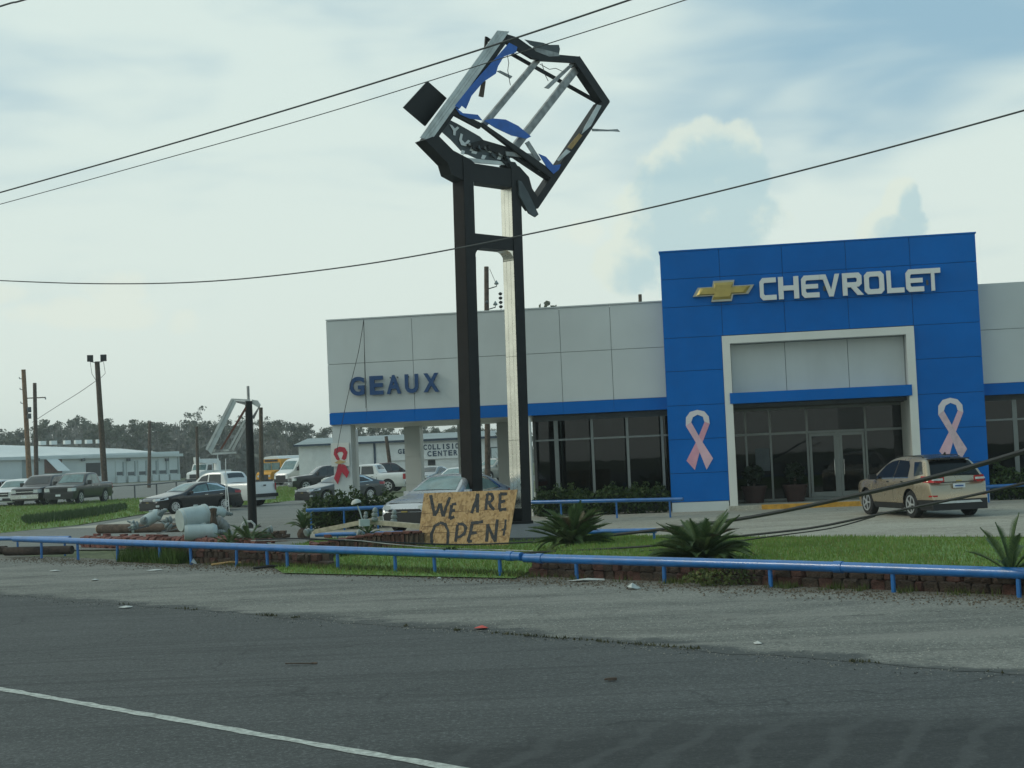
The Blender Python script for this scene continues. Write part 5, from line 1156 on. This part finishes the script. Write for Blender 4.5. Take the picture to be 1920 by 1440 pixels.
# bushy weeds hanging over the brick edging
mb = leafcloud(MB(), RS(rpost(1350, 1098), 18.66, .12), (.75, .4, .16), 900, .035); mb.build('weed_clump', g_weed, None, False, 'bushy weed clump spilling over the brown brick edging', 'weeds')
mb = leafcloud(MB(), RS(rpost(1010, 1056), 18.55, .42), (.16, .1, .12), 90, .04); mb.build('vine_clump', m_hedge, None, False, 'small vine clump over the joint of the blue rails', 'weeds')

# ================================================================== TREES
m_treeleaf = leafmat('far_leaves', (.11, .128, .09), (.165, .178, .128), .3); m_treebare = M('bare_twigs', (.20, .19, .165), .95, 0, .3, 2); m_under = leafmat('thicket', (.15, .158, .13), (.21, .205, .18), .15)
def tree_meshes(seed, leafy, h=12.0):
    random.seed(seed); tr = MB(); cr = MB(); tips = []
    def grow(p, d, L, r_, lv):
        q = p+d*L; m_ = p.lerp(q, .5)+V((R_(-1, 1), R_(-1, 1), 0))*L*.05; tr.tube([p, m_, q], [r_, r_*.8, r_*.6], 5 if lv < 2 else 3, False)
        if lv >= 3: tips.append(q); return
        for _ in range(3 if lv else 5):
            f = R_(.45, 1.0); nd = (d+V((R_(-1, 1), R_(-1, 1), R_(-.1, .7)))*(.75)).normalized(); grow(p.lerp(q, f), nd, L*R_(.45, .62), r_*.5, lv+1)
    grow(V((0, 0, 0)), V((R_(-.06, .06), R_(-.06, .06), 1)).normalized(), h*.52, .22, 0)
    for tp in tips:
        if R_(0, 1) < leafy: leafcloud(cr, tp, (R_(.4, .9), R_(.4, .9), R_(.3, .65)), int(R_(22, 48)), .22)
    return tr.mesh('trunk', m_treebare), cr.mesh('crown', m_treeleaf)
TM = [tree_meshes(100+i, l) for i, l in enumerate((.9, .6, .35, .8, .15, .7, .5, .95))]
random.seed(5)
def top_y(px):      # survey of the treetops across the photo
    return lerp_pts([(-120, 800), (0, 795), (60, 792), (110, 775), (160, 768), (200, 775), (250, 780), (310, 778), (350, 765), (400, 785), (440, 775), (520, 780), (600, 790), (700, 792), (800, 785), (900, 790), (1010, 800), (1200, 790)], px)
def tree(px, Y, top, kind, label, group):
    b_ = AY(px, HZ(px), Y); hgt = 2.2+(HZ(px)-top)*Y/FPX; r_ = thing('tree', label, 'tree', (b_.x, b_.y, -.02), R_(0, 6.28), group); s_ = hgt/12.0
    for nm, me in zip(('trunk', 'crown'), TM[kind]): link_copy(me, nm, r_, (0, 0, 0), (0, 0, 0), (s_*R_(.9, 1.3), s_*R_(.9, 1.3), s_))
px = -140
while px < 1000:
    Y = R_(290, 350); tree(px, Y, top_y(px)+abs(random.gauss(0, 9))-4, random.randrange(8), *((f'storm-thinned tree of the far wood {w_}', f'trees of the far wood {w_}') for w_ in ['behind the white warehouse' if px < 345 else 'between the warehouse and the canopy' if px < 615 else 'seen under the canopy roof']).__next__()); px += R_(9, 17)
mb = MB(); tw_ = MB()
for i in range(20000):
    px = R_(-150, 1000); Y = R_(300, 372); b_ = AY(px, HZ(px), Y); hgt = (2.2+(HZ(px)-top_y(px)-42)*Y/FPX); z = R_(0, 1)**.75*hgt*R_(.75, 1.08); p = V((b_.x, b_.y, z)); q = R_(.4, 1.0)
    a_ = V((R_(-1, 1), R_(-1, 1), R_(-1, 1))).normalized(); c_ = a_.cross(V((R_(-1, 1), R_(-1, 1), R_(-1, 1)))).normalized(); mb.add([p-a_*q, p+c_*q*.6, p+a_*q, p-c_*q*.6], [(0, 1, 2, 3)])
o = mb.build('thicket', m_under, None, False, 'grey-brown thicket filling the far wood below the treetops', 'woodland', None, 'stuff')
for i in range(2600):
    px = R_(-150, 1000); Y = R_(300, 360); b_ = AY(px, HZ(px), Y); hgt = (2.2+(HZ(px)-top_y(px)-24)*Y/FPX)*R_(.6, 1.05); tw_.bar(b_*1.0-V((0, 0, 2.2)), V((b_.x+R_(-.8, .8), b_.y, hgt)), .09, .09)
tw_.build('bare_stems', m_treebare, None, False, 'thin bare stems standing in the far thicket', 'woodland', None, 'stuff')
random.seed(77)
for i, px in enumerate((1085, 1105, 1125)): tree(px, 120, 566+3*i, (2, 4, 6)[i], ('thin treetop showing over the showroom roof, left of three', 'thin treetop showing over the showroom roof, middle of three', 'thin treetop showing over the showroom roof, right of three')[i], 'treetops over the roof')
tree(945, 75, 792, 4, 'bare leaning tree behind the canopy right of the black sign leg', None)

# ================================================================== POLES, LAMPS, FENCE
def pole(name, label, cat, px0, py0, Y, px1, py1, rad, mat, group=None, zb=None):
    a_ = AY(px0, py0, Y); a_.z = 0 if zb is None else zb; b_ = AY(px1, py1, Y); r_ = thing(name, label, cat, a_, 0, group)
    b_ = b_+V((0, 0, 0)); 
    wpart('shaft', MB().tube([a_, a_.lerp(b_, .5), b_], [rad, rad*.9, rad*.78], 10), mat, r_, True); return r_, a_, b_
def scale_at(Y): return Y/FPX
r_, a_, b_ = pole('floodlight_pole', 'brown pole with two floodlights behind the parked black pickup', 'lamp', 198, 915, 112, 182, 678, .24, m_wood)
for (px, py, w_) in ((169, 672, .5), (194, 671, .5)):
    c_ = AY(px, py, 111.6); hd_ = MB().box(c_, (.46, .30, .50), .3); o = wpart('floodlight', hd_, m_plastic, r_); wpart('bracket', MB().tube([b_+V((0, 0, -.1)), V(((b_.x+c_.x)/2, 111.8, b_.z-.05)), c_-V((0, 0, .25))], .035, 6), m_slab, r_)
    wpart('drop_wire', MB().tube([c_-V((0, 0, .3)), V((c_.x+.05, 111.8, c_.z-1.2)), V((b_.x, 111.8, b_.z-1.6))], .018, 5), m_cable, r_)
r_, a_, b_ = pole('utility_pole', 'pale leaning utility pole with insulators at the far left', 'utility pole', 56, 895, 140, 44, 693, .26, m_woodl)
for py in (711, 731, 757): c_ = AY(44+(py-693)*.06, py, 140); wpart('insulator_arm', MB().tube([c_, c_+V((-.45, 0, .08)), c_+V((-.45, 0, .22))], .05, 6), m_porc, r_)
for py in (773, 785): c_ = AY(55, py, 139.7); wpart('pole_transformer', MB().lathe([(.2, 0), (.2, .5)], c_, n=10), m_slab, r_)
r_, a_, b_ = pole('utility_pole', 'dark utility pole with a thin crossarm next to the pale one', 'utility pole', 68, 895, 138, 65, 718, .22, m_wood)
c_ = AY(66, 746, 137.7); wpart('crossarm', MB().bar(c_+V((-.75, 0, 0)), c_+V((1.0, 0, 0)), .08, .1), m_wood, r_); wpart('insulator', MB().lathe([(.06, -.2), (.06, 0)], c_+V((.98, 0, 0)), n=8), m_porc, r_)
pole('utility_pole', 'thin dark pole in front of the warehouse loading doors', 'utility pole', 279, 900, 170, 281, 790, .22, m_wood)
pole('utility_pole', 'brown pole right of the leaning sign in front of the bus', 'utility pole', 490, 905, 100, 489, 764, .17, m_wood)
pole('utility_pole', 'thin dark stub pole left of the bucket truck', 'utility pole', 371, 905, 120, 369, 800, .14, m_wood)
r_, a_, b_ = pole('utility_pole', 'tilted brown pole in front of the collision building wall', 'utility pole', 736, 900, 118, 724, 818, .18, m_wood)
r_, a_, b_ = pole('utility_pole', 'leaning pole with two insulator arms behind the wing roof', 'utility pole', 905, 700, 75, 912, 500, .16, m_wood)
for py, x0 in ((540, 911), (579, 909)):
    c_ = AY(x0, py+3, 75); d_ = AY(x0+20, py-3, 75); wpart('insulator_arm', MB().tube([c_, d_, d_+V((0, 0, .12))], .03, 6), m_slab, r_); wpart('insulator', MB().lathe([(.10, 0), (.12, .06), (.05, .16), (.02, .22)], d_+V((0, 0, .1)), n=10), m_porc, r_)
c_ = AY(913, 567, 74.7); wpart('pole_meter', MB().lathe([(.09, 0), (.1, .1), (.04, .16)], c_, (0, -1, 0), 10), m_slab, r_)
c0 = AY(918, 504, 75); c1 = AY(932, 536, 75); wpart('guy_wire', MB().tube([c0, c1], .012, 4), m_cable, r_)
a_ = AY(938, 548, 73); ins = MB(); 
for i in range(5): ins.lathe([(.04, i*-.22), (.10, i*-.22-.05), (.10, i*-.22-.10), (.04, i*-.22-.16)], a_, n=8)
wpart('insulator_string', ins, m_plastic, r_)
pole('utility_pole', 'short pole stub showing over the roof just left of the blue tower', 'utility pole', 1201, 700, 95, 1200, 552, .15, m_wood)
# leaning broken box sign on a black pole
Ys = 50.5
r_, a_, b_ = pole('broken_sign', 'white empty sign frame hanging tilted from a black pole', 'sign', 474, 990, Ys, 466, 752, .16, m_black)
b2 = AY(465, 724, Ys); wpart('top_spike', MB().tube([b_, b2], .05, 6), m_galv, r_)
def SP(x, y, d=0): return AY(x, y, Ys-.3+d)
def fbar(name, p, q, wd, hd_, mat): return wpart(name, MB().bar(p, q, wd, hd_, (0, 1, 0)), mat, r_)
sq = lambda pts, d, dep, mat, nm: wpart(nm, MB().prism([SP(x, y, d) for x, y in pts], (0, dep, 0)), mat, r_)
sq([(385, 842), (433, 748), (437, 750), (389, 845)], -.16, .05, m_silver, 'frame_side'); sq([(389.5, 845), (437.5, 750), (443, 754), (396, 851)], -.13, .04, M('sign_frame_pale', (.50, .55, .53), .45, 0, .1, 4, dirt=.25), 'frame_side')
sq([(433, 747), (469, 749), (469, 752), (437, 751)], -.1, .06, m_silver, 'frame_top'); sq([(438, 751.5), (468, 753), (462, 760), (444, 755)], .2, .04, m_galv, 'frame_top')
sq([(472, 749), (483, 751), (488, 759), (484, 764), (472, 757)], .45, .12, m_silver, 'frame_corner'); sq([(484, 764), (488, 760), (476, 786), (472, 782)], .46, .05, m_galv, 'frame_side')
sq([(391, 846), (396, 849), (442, 847), (443, 850), (396, 853)], -.05, .06, m_silver, 'frame_bottom'); sq([(398, 843), (432, 842), (442, 846), (398, 848)], .2, .03, m_galv, 'frame_bottom')
sq([(462, 759), (465, 762), (413, 847), (410, 846)], .2, .05, m_rust, 'inner_strut'); sq([(458, 786), (461, 788), (429, 846), (426, 845)], .3, .04, m_silver, 'inner_strut')
sq([(467, 790), (470, 792), (443, 849), (440, 847)], .35, .05, m_galv, 'frame_side'); sq([(462, 788), (466, 790), (437, 847), (432, 846)], .40, .02, m_silver, 'frame_side')
sq([(396, 843), (404, 842), (403, 847), (397, 848)], .1, .03, m_litw, 'torn_scrap'); sq([(418, 843), (428, 842), (430, 846), (420, 847)], .1, .03, m_litw, 'torn_scrap')
wpart('base_plate', MB().box((a_.x, a_.y, .03), (.5, .5, .06)), m_black, r_)
# thin white stakes
for i, (x0, y0, x1, y1, lb) in enumerate(((424, 967, 423, 860, 'tall white stake beside the leaning sign'), (411, 948, 408, 850, 'thin pale stake left of the tall white stake'), (430, 960, 425, 900, 'short white stake leaning on the tall one'))):
    q0 = G(x0, y0); q1 = AY(x1, y1, q0.y); mb = MB().bar(q0, q1, .035, .035); mb.tube([q0-V((0, 0, .1)), q0], .012, 5); mb.build('marker_stake', m_white, None, False, lb, 'stake')
# pipe fence of the far lot
f_ = [G(-120, 946), G(18, 944), G(66, 942), G(120, 938), G(209, 937), G(253, 934), G(294, 931), G(331, 925), G(430, 915)]
r_ = thing('pipe_fence', 'dark low pipe fence along the lawn in front of the parked trucks', 'fence', f_[3])
hts = [.95]*9
for p in f_: wpart('post', MB().tube([(p.x, p.y, -.05), (p.x, p.y, 1.0)], .06, 6), m_slab, r_, True)
wpart('top_rail', MB().tube([(p.x, p.y, 1.0) for p in f_], .05, 6), m_slab, r_, True)

# ================================================================== WIRES
def wire(label, pts, rad, name='overhead_wire', group=None, mat=None):
    mat = mat or (m_line if name == 'overhead_wire' else m_cable)
    P = [AY(x, y, Y) for x, y, Y in pts]; Q = []
    for i in range(len(P)-1):
        p0, p1, p2, p3 = P[max(i-1, 0)], P[i], P[i+1], P[min(i+2, len(P)-1)]
        for q in range(8):
            f = q/8; Q.append(.5*((2*p1)+(p2-p0)*f+(2*p0-5*p1+4*p2-p3)*f*f+(3*p1-p0-3*p2+p3)*f**3))
    Q.append(P[-1]); MB().tube(Q, rad, 6).build(name, mat, None, True, label, 'wire', group)
wire('thick overhead wire crossing in front of the tall sign, upper of the pair', [(-260, 434, 33), (0, 361, 30), (300, 276, 27), (600, 187, 24.5), (900, 93, 22.5), (1180, 0, 21), (1500, -110, 19)], .015)
wire('thin overhead wire just below the upper thick one', [(-260, 452, 33), (0, 383, 30), (300, 300, 27), (600, 215, 24.5), (900, 122, 22.5), (1285, 0, 20.5), (1500, -72, 19)], .008)
wire('long sagging wire crossing the sign legs and the sky above the tower', [(-260, 512, 38), (0, 526, 34), (200, 532, 32), (400, 527, 30), (630, 503, 28), (860, 465, 26), (1200, 394, 24), (1560, 305, 22), (1920, 207, 20), (2200, 126, 19)], .014)
wire('wire crossing the top left corner of the sky', [(-200, 78, 30), (0, 12, 28), (44, 0, 27.5), (200, -48, 26)], .018)
wire('thick black cable slanting down past the gold car to the palms', [(2250, 742, 17), (1920, 846, 20), (1760, 892, 22.5), (1600, 930, 25), (1450, 962, 27.5), (1340, 980, 29.5), (1220, 995, 32), (1120, 1006, 33.5), (1060, 1012, 34.5)], .040, 'fallen_cable')
wire('lower black cable hanging across the gold car to the lawn', [(2250, 815, 17), (1920, 906, 20), (1750, 944, 22.5), (1640, 966, 24), (1520, 990, 25.5), (1380, 1006, 26.5), (1240, 1022, 27.5), (1120, 1030, 28.5), (1000, 1036, 29), (880, 1042, 29.5)], .022, 'fallen_cable')
wire('thin cable below the lower black cable', [(1640, 968, 24), (1560, 990, 25), (1460, 1004, 26), (1340, 1020, 27), (1240, 1030, 27.5), (1130, 1040, 28)], .013, 'fallen_cable')
wire('slack black cable crossing the bottom of the plywood board', [(480, 1012, 33), (560, 1010, 33), (660, 1014, 33), (760, 1018, 33.5), (860, 1021, 33.8), (940, 1019, 33.6), (1050, 1013, 33.2), (1120, 1006, 33)], .020, 'fallen_cable')
wire('pale slack cable lying under the black one', [(470, 1014, 33.5), (640, 1012, 33), (730, 1020, 32.6), (830, 1028, 32.2), (930, 1031, 32), (1000, 1033, 31)], .012, 'fallen_cable', None, m_galv)
wire('black cable dangling down the left corner of the grey wing', [(682, 600, 50.2), (672, 660, 50.2), (655, 730, 50.2), (640, 800, 49.9), (631, 850, 49.6)], .011, 'fallen_cable')
wire('straight black cable hanging down the grey wing beside the G', [(682, 600, 50.25), (683, 640, 50.25), (684, 700, 50.25), (686, 765, 50.2)], .010, 'fallen_cable')
wire('service wire running left from the floodlight pole', [(183, 712, 112), (150, 735, 116), (110, 760, 122), (60, 792, 132)], .022)

# ================================================================== STORM DEBRIS
q0, q1 = G(186, 992, .42), G(345, 993, .42); q1 = q1+V((0, 1.3, 0))
fp = thing('fallen_pole', 'cut utility pole lying on the bricks with a pale sawn end', 'utility pole', (q0+q1)/2)
dr_ = (q1-q0).normalized(); wpart('shaft', MB().tube([q0, q0.lerp(q1, .5), q1+dr_*.8], [.145, .14, .135], 14), m_wood, fp, True); wpart('sawn_end', MB().tube([q0-dr_*.012, q0-dr_*.001], .142, 14), m_saw, fp, True)
for (z_, lb, x0, x1) in ((.16, 'fallen pole section under the far left end of the rail', 10, 135), (.10, 'second pole section at the far left edge', -80, 12)):
    p0, p1 = G(x0, 1034, z_), G(x1, 1031, z_); MB().tube([p0, p0.lerp(p1, .5), p1], .115, 12).build('fallen_log', M('dark_log', (.045, .033, .025), .95, 0, .4, 6, .6, 20), None, True, lb, 'log')
def tank(label, p, ax, L, r_, mat=m_tank, tilt=0):
    ax = V(ax).normalized(); t_ = thing('fallen_transformer', label, 'transformer', p); o = V((0, 0, 0))
    mb = MB().lathe([(r_*.90, -L/2), (r_*.94, -L/2+.03), (r_*.94, -L/2+.06), (r_, -L/2+.07), (r_, L/2-.10), (r_*1.06, L/2-.10), (r_*1.06, L/2-.04), (r_*.8, L/2+.04), (r_*.3, L/2+.07)], o, ax, 24); mb.build('tank', mat, t_, True)
    side = ax.cross(V((0, 0, 1))).normalized(); upv = side.cross(ax)
    for sg in (-1, 1):
        b_ = ax*(L/2+.02)+side*(sg*r_*.45); m2 = MB()
        m2.lathe([(.06, 0), (.05, .05), (.075, .07), (.045, .10), (.07, .12), (.04, .16), (.06, .18), (.02, .24)], b_, ax, 10); m2.build('bushing', m_porc, t_, True)
    MB().box(upv*r_*1.02+ax*.1, (.10, .10, .05)).build('lug', mat, t_); MB().bar(ax*(-L*.2)+upv*(-r_*.7)-side*r_*.8, ax*(L*.3)+upv*(-r_*.7)-side*r_*.8, .05, .1).build('bracket', m_slab, t_); return t_
p = AY(363, 972, 38.5); tank('large pale grey transformer can lying on top of the debris', p, (.85, .62, .10), .80, .32)
p = AY(375, 998, 38.2); tank('pale transformer can under the large one', p, (1, .25, -.03), .80, .22)
p = AY(283, 972, 39.5); tank('smaller grey transformer lying tilted at the left of the debris', p, (.8, .3, .45), .46, .165)
p = AY(405, 960, 40); tank('grey transformer behind the right end of the large can', p, (.9, .5, -.2), .42, .15)
p = AY(412, 985, 39); tank('crumpled grey can at the right end of the debris', p, (.3, .6, -.5), .45, .2, m_galv)
for i in range(10):
    px, py = R_(250, 345) if i < 7 else R_(500, 700), R_(962, 992) if i < 7 else R_(985, 1000); p = AY(px, py, 39+R_(-.3, .5)); p.z = max(p.z, .08); mb = MB(); ax = V((R_(-1, 1), R_(-1, 1), R_(-.2, .6)))
    mb.lathe([(.03, 0), (.10, .02), (.11, .07), (.05, .10), (.09, .12), (.09, .16), (.03, .20), (.02, .3)], p, ax, 10)
    mb.build('insulator', m_porc, None, True, 'grey porcelain insulator among the storm debris', 'insulator', 'insulators in the debris heap')
for i in range(12):
    px, py = R_(245, 425), R_(965, 1000); p = AY(px, py, 39.2+R_(-.4, .6)); p.z = max(.05, p.z); q = p+V((R_(-.5, .5), R_(-.3, .3), R_(-.12, .2)))
    MB().bar(p, q, R_(.03, .07), R_(.02, .05)).build('bent_strap', (m_galv, m_slab, m_tank)[i % 3], None, False, 'bent metal strap in the heap around the fallen transformers', 'scrap', 'straps in the debris heap')
m_ = MB(); 
for i in range(3): p = AY(398, 985, 38.3); m_.bar(p+V((R_(-.1, .1), 0, .45)), p+V((R_(-.1, .3), .1, -.28)), .06, .09)
m_.build('mounting_bracket', m_wood, None, False, 'dark mounting bracket right of the large transformer can', 'scrap')
# crossarm timbers with insulators and the small lamp arm
def timber(label, a_, b_, za, zb_): p0, p1 = AY(*a_), AY(*b_); t_ = thing('fallen_crossarm', label, 'timber', (p0+p1)/2); wpart('beam', MB().bar(p0, p1, .16, .12), m_arm, t_); return t_, p0, p1
t1, p0, p1 = timber('pale crossarm timber lying toward the silver sedan', (590, 997, 39.5), (715, 972, 38.6), 0, 0)
t2, p2, p3 = timber('pale crossarm timber lying left to right behind the plywood board', (690, 978, 38.4), (800, 988, 37.6), 0, 0)
def pin(root, p, s_=1.0):
    mb = MB().lathe([(.06*s_, 0), (.11*s_, .04*s_), (.11*s_, .10*s_), (.06*s_, .14*s_), (.10*s_, .18*s_), (.10*s_, .24*s_), (.06*s_, .28*s_), (.085*s_, .32*s_), (.07*s_, .40*s_), (.02*s_, .44*s_)], p, (.1, 0, 1), 12); wpart('pin_insulator', mb, m_porc, root, True)
for px, py, s_ in ((685, 974, .75), (702, 974, 1.05), (738, 977, 1.0)): pin(t2, AY(px, py+4, 38.2), s_*.82)
wpart('metal_plate', MB().box(AY(683, 980, 38.1), (.26, .2, .18), .3), m_tank, t2)
la = thing('lamp_arm', 'small pale lamp on a thin bent arm over the crossarm', 'lamp', AY(679, 972, 38.3)); c_ = AY(668, 944, 38.3)
wpart('arm', MB().tube([AY(679, 974, 38.3), AY(675, 960, 38.3), AY(670, 948, 38.3)], .02, 6), m_tank, la, True); wpart('shade', MB().lathe([(.14, 0), (.13, .05), (.08, .10), (.01, .12)], c_, (-.25, 0, 1), 14), m_litw, la, True)
c_ = G(466, 1003); ch_ = thing('plastic_chair', 'small white object like a toppled chair at the foot of the black pole', 'chair', c_)
wpart('hoop', MB().tube([c_+V((-.2, 0, .02)), c_+V((-.2, 0, .32)), c_+V((-.1, 0, .42)), c_+V((.1, 0, .42)), c_+V((.2, 0, .32)), c_+V((.2, 0, .1))], .035, 8), m_litw, ch_, True); wpart('seat', MB().box(c_+V((0, .1, .14)), (.34, .3, .04)), m_litw, ch_)
for s_ in (-.14, .14): wpart('leg', MB().tube([c_+V((s_, .2, 0)), c_+V((s_, .2, .13))], .02, 6), m_litw, ch_, True)

# ================================================================== LITTER
def scrap(label, px, py, wd, dp, mat, seed, name='paper_scrap', h=.02):
    random.seed(seed); p = G(px, py); mb = MB(); n_ = 7; P = []
    for i in range(n_): a_ = i*6.283/n_; P.append(p+V((math.cos(a_)*wd/2*R_(.6, 1.1), math.sin(a_)*dp/2*R_(.6, 1.1), R_(.004, h))))
    c_ = p+V((0, 0, h*1.6)); mb.add(P+[c_]+[q-V((0, 0, .003)) for q in P], [(i, (i+1) % n_, n_) for i in range(n_)]+[(i, (i+1) % n_, n_+1+(i+1) % n_, n_+1+i) for i in range(n_)]); mb.build(name, mat, None, False, label, 'litter')
scrap('flat white sheet lying at the foot of the brown brick edging', 1102, 1089, .85, .35, m_litw, 1, 'white_sheet', .03); scrap('crumpled white scrap just right of the flat sheet', 1186, 1104, .24, .3, m_litw, 2, h=.06)
scrap('red scrap on the seam of road and shoulder', 904, 1179, .22, .25, m_litr, 3, 'red_scrap', .03); scrap('white scrap below the left red planter wall', 363, 1060, .22, .3, m_litw, 4, h=.10)
scrap('flat pale board below the left planter', 288, 1070, .42, .3, m_litw, 5, 'pale_board'); scrap('pale scrap on the shoulder at far left', 103, 1071, .26, .3, m_litw, 6); scrap('pale scrap in front of the gravel at left', 178, 1088, .2, .3, m_litw, 7)
scrap('small white scrap on the shoulder right of centre', 1421, 1207, .12, .14, m_litw, 8); scrap('small white scrap left of the seam', 236, 1139, .26, .25, m_litw, 9); scrap('tiny white scrap under the rail left of the joint', 823, 1085, .1, .1, m_litw, 11)
p, q = G(535, 1247), G(585, 1245); mb = MB().bar(p+V((0, 0, .018)), q+V((0, 0, .008)), .025, .012); mb.tube([q+V((0, 0, .008)), q+V((.06, -.03, .012))], .012, 6); mb.build('dark_stick', m_wood, None, False, 'dark thin stick lying on the road', 'stick')
p, q = G(1140, 1276), G(1156, 1275); mb = MB().bar(p+V((0, 0, .014)), q+V((0, 0, .014)), .04, .025); mb.tube([p+V((0, 0, .014)), p+V((-.03, .02, .01))], .01, 6); mb.build('dark_stick', m_wood, None, False, 'short dark stick on the road right of centre', 'stick')
p = G(515, 1066); MB().tube([p+V((-.45, 0, .02)), p+V((-.1, .1, .05)), p+V((.3, .05, .03)), p+V((.5, .2, .02))], .03, 6).build('rubber_strip', m_rub, None, True, 'black rubber strip at the foot of the rail', 'litter')
p = G(430, 1060); MB().tube([p+V((-.4, 0, .03)), p+V((0, .05, .07)), p+V((.5, .1, .02))], .025, 6).build('wood_lath', m_saw, None, True, 'bent pale lath at the foot of the left planter', 'litter')

# ================================================================== AIR
hz = MB().span(-950, 950, -260, 1560, -1.1, 24); hm = bpy.data.materials.new('haze_air'); hm.use_nodes = True; t = NT(hm.node_tree); t.n.remove(t.n['Principled BSDF'])
pv = t.new('ShaderNodeVolumePrincipled'); pv.inputs['Color'].default_value = (.86, .93, .93, 1); pv.inputs['Density'].default_value = .00055; pv.inputs['Anisotropy'].default_value = .3
t.l.new(pv.outputs[0], t.n['Material Output'].inputs['Volume']); hz.build('haze', hm, None, False, 'thin pale haze hanging in the humid air', 'haze', None, 'stuff')
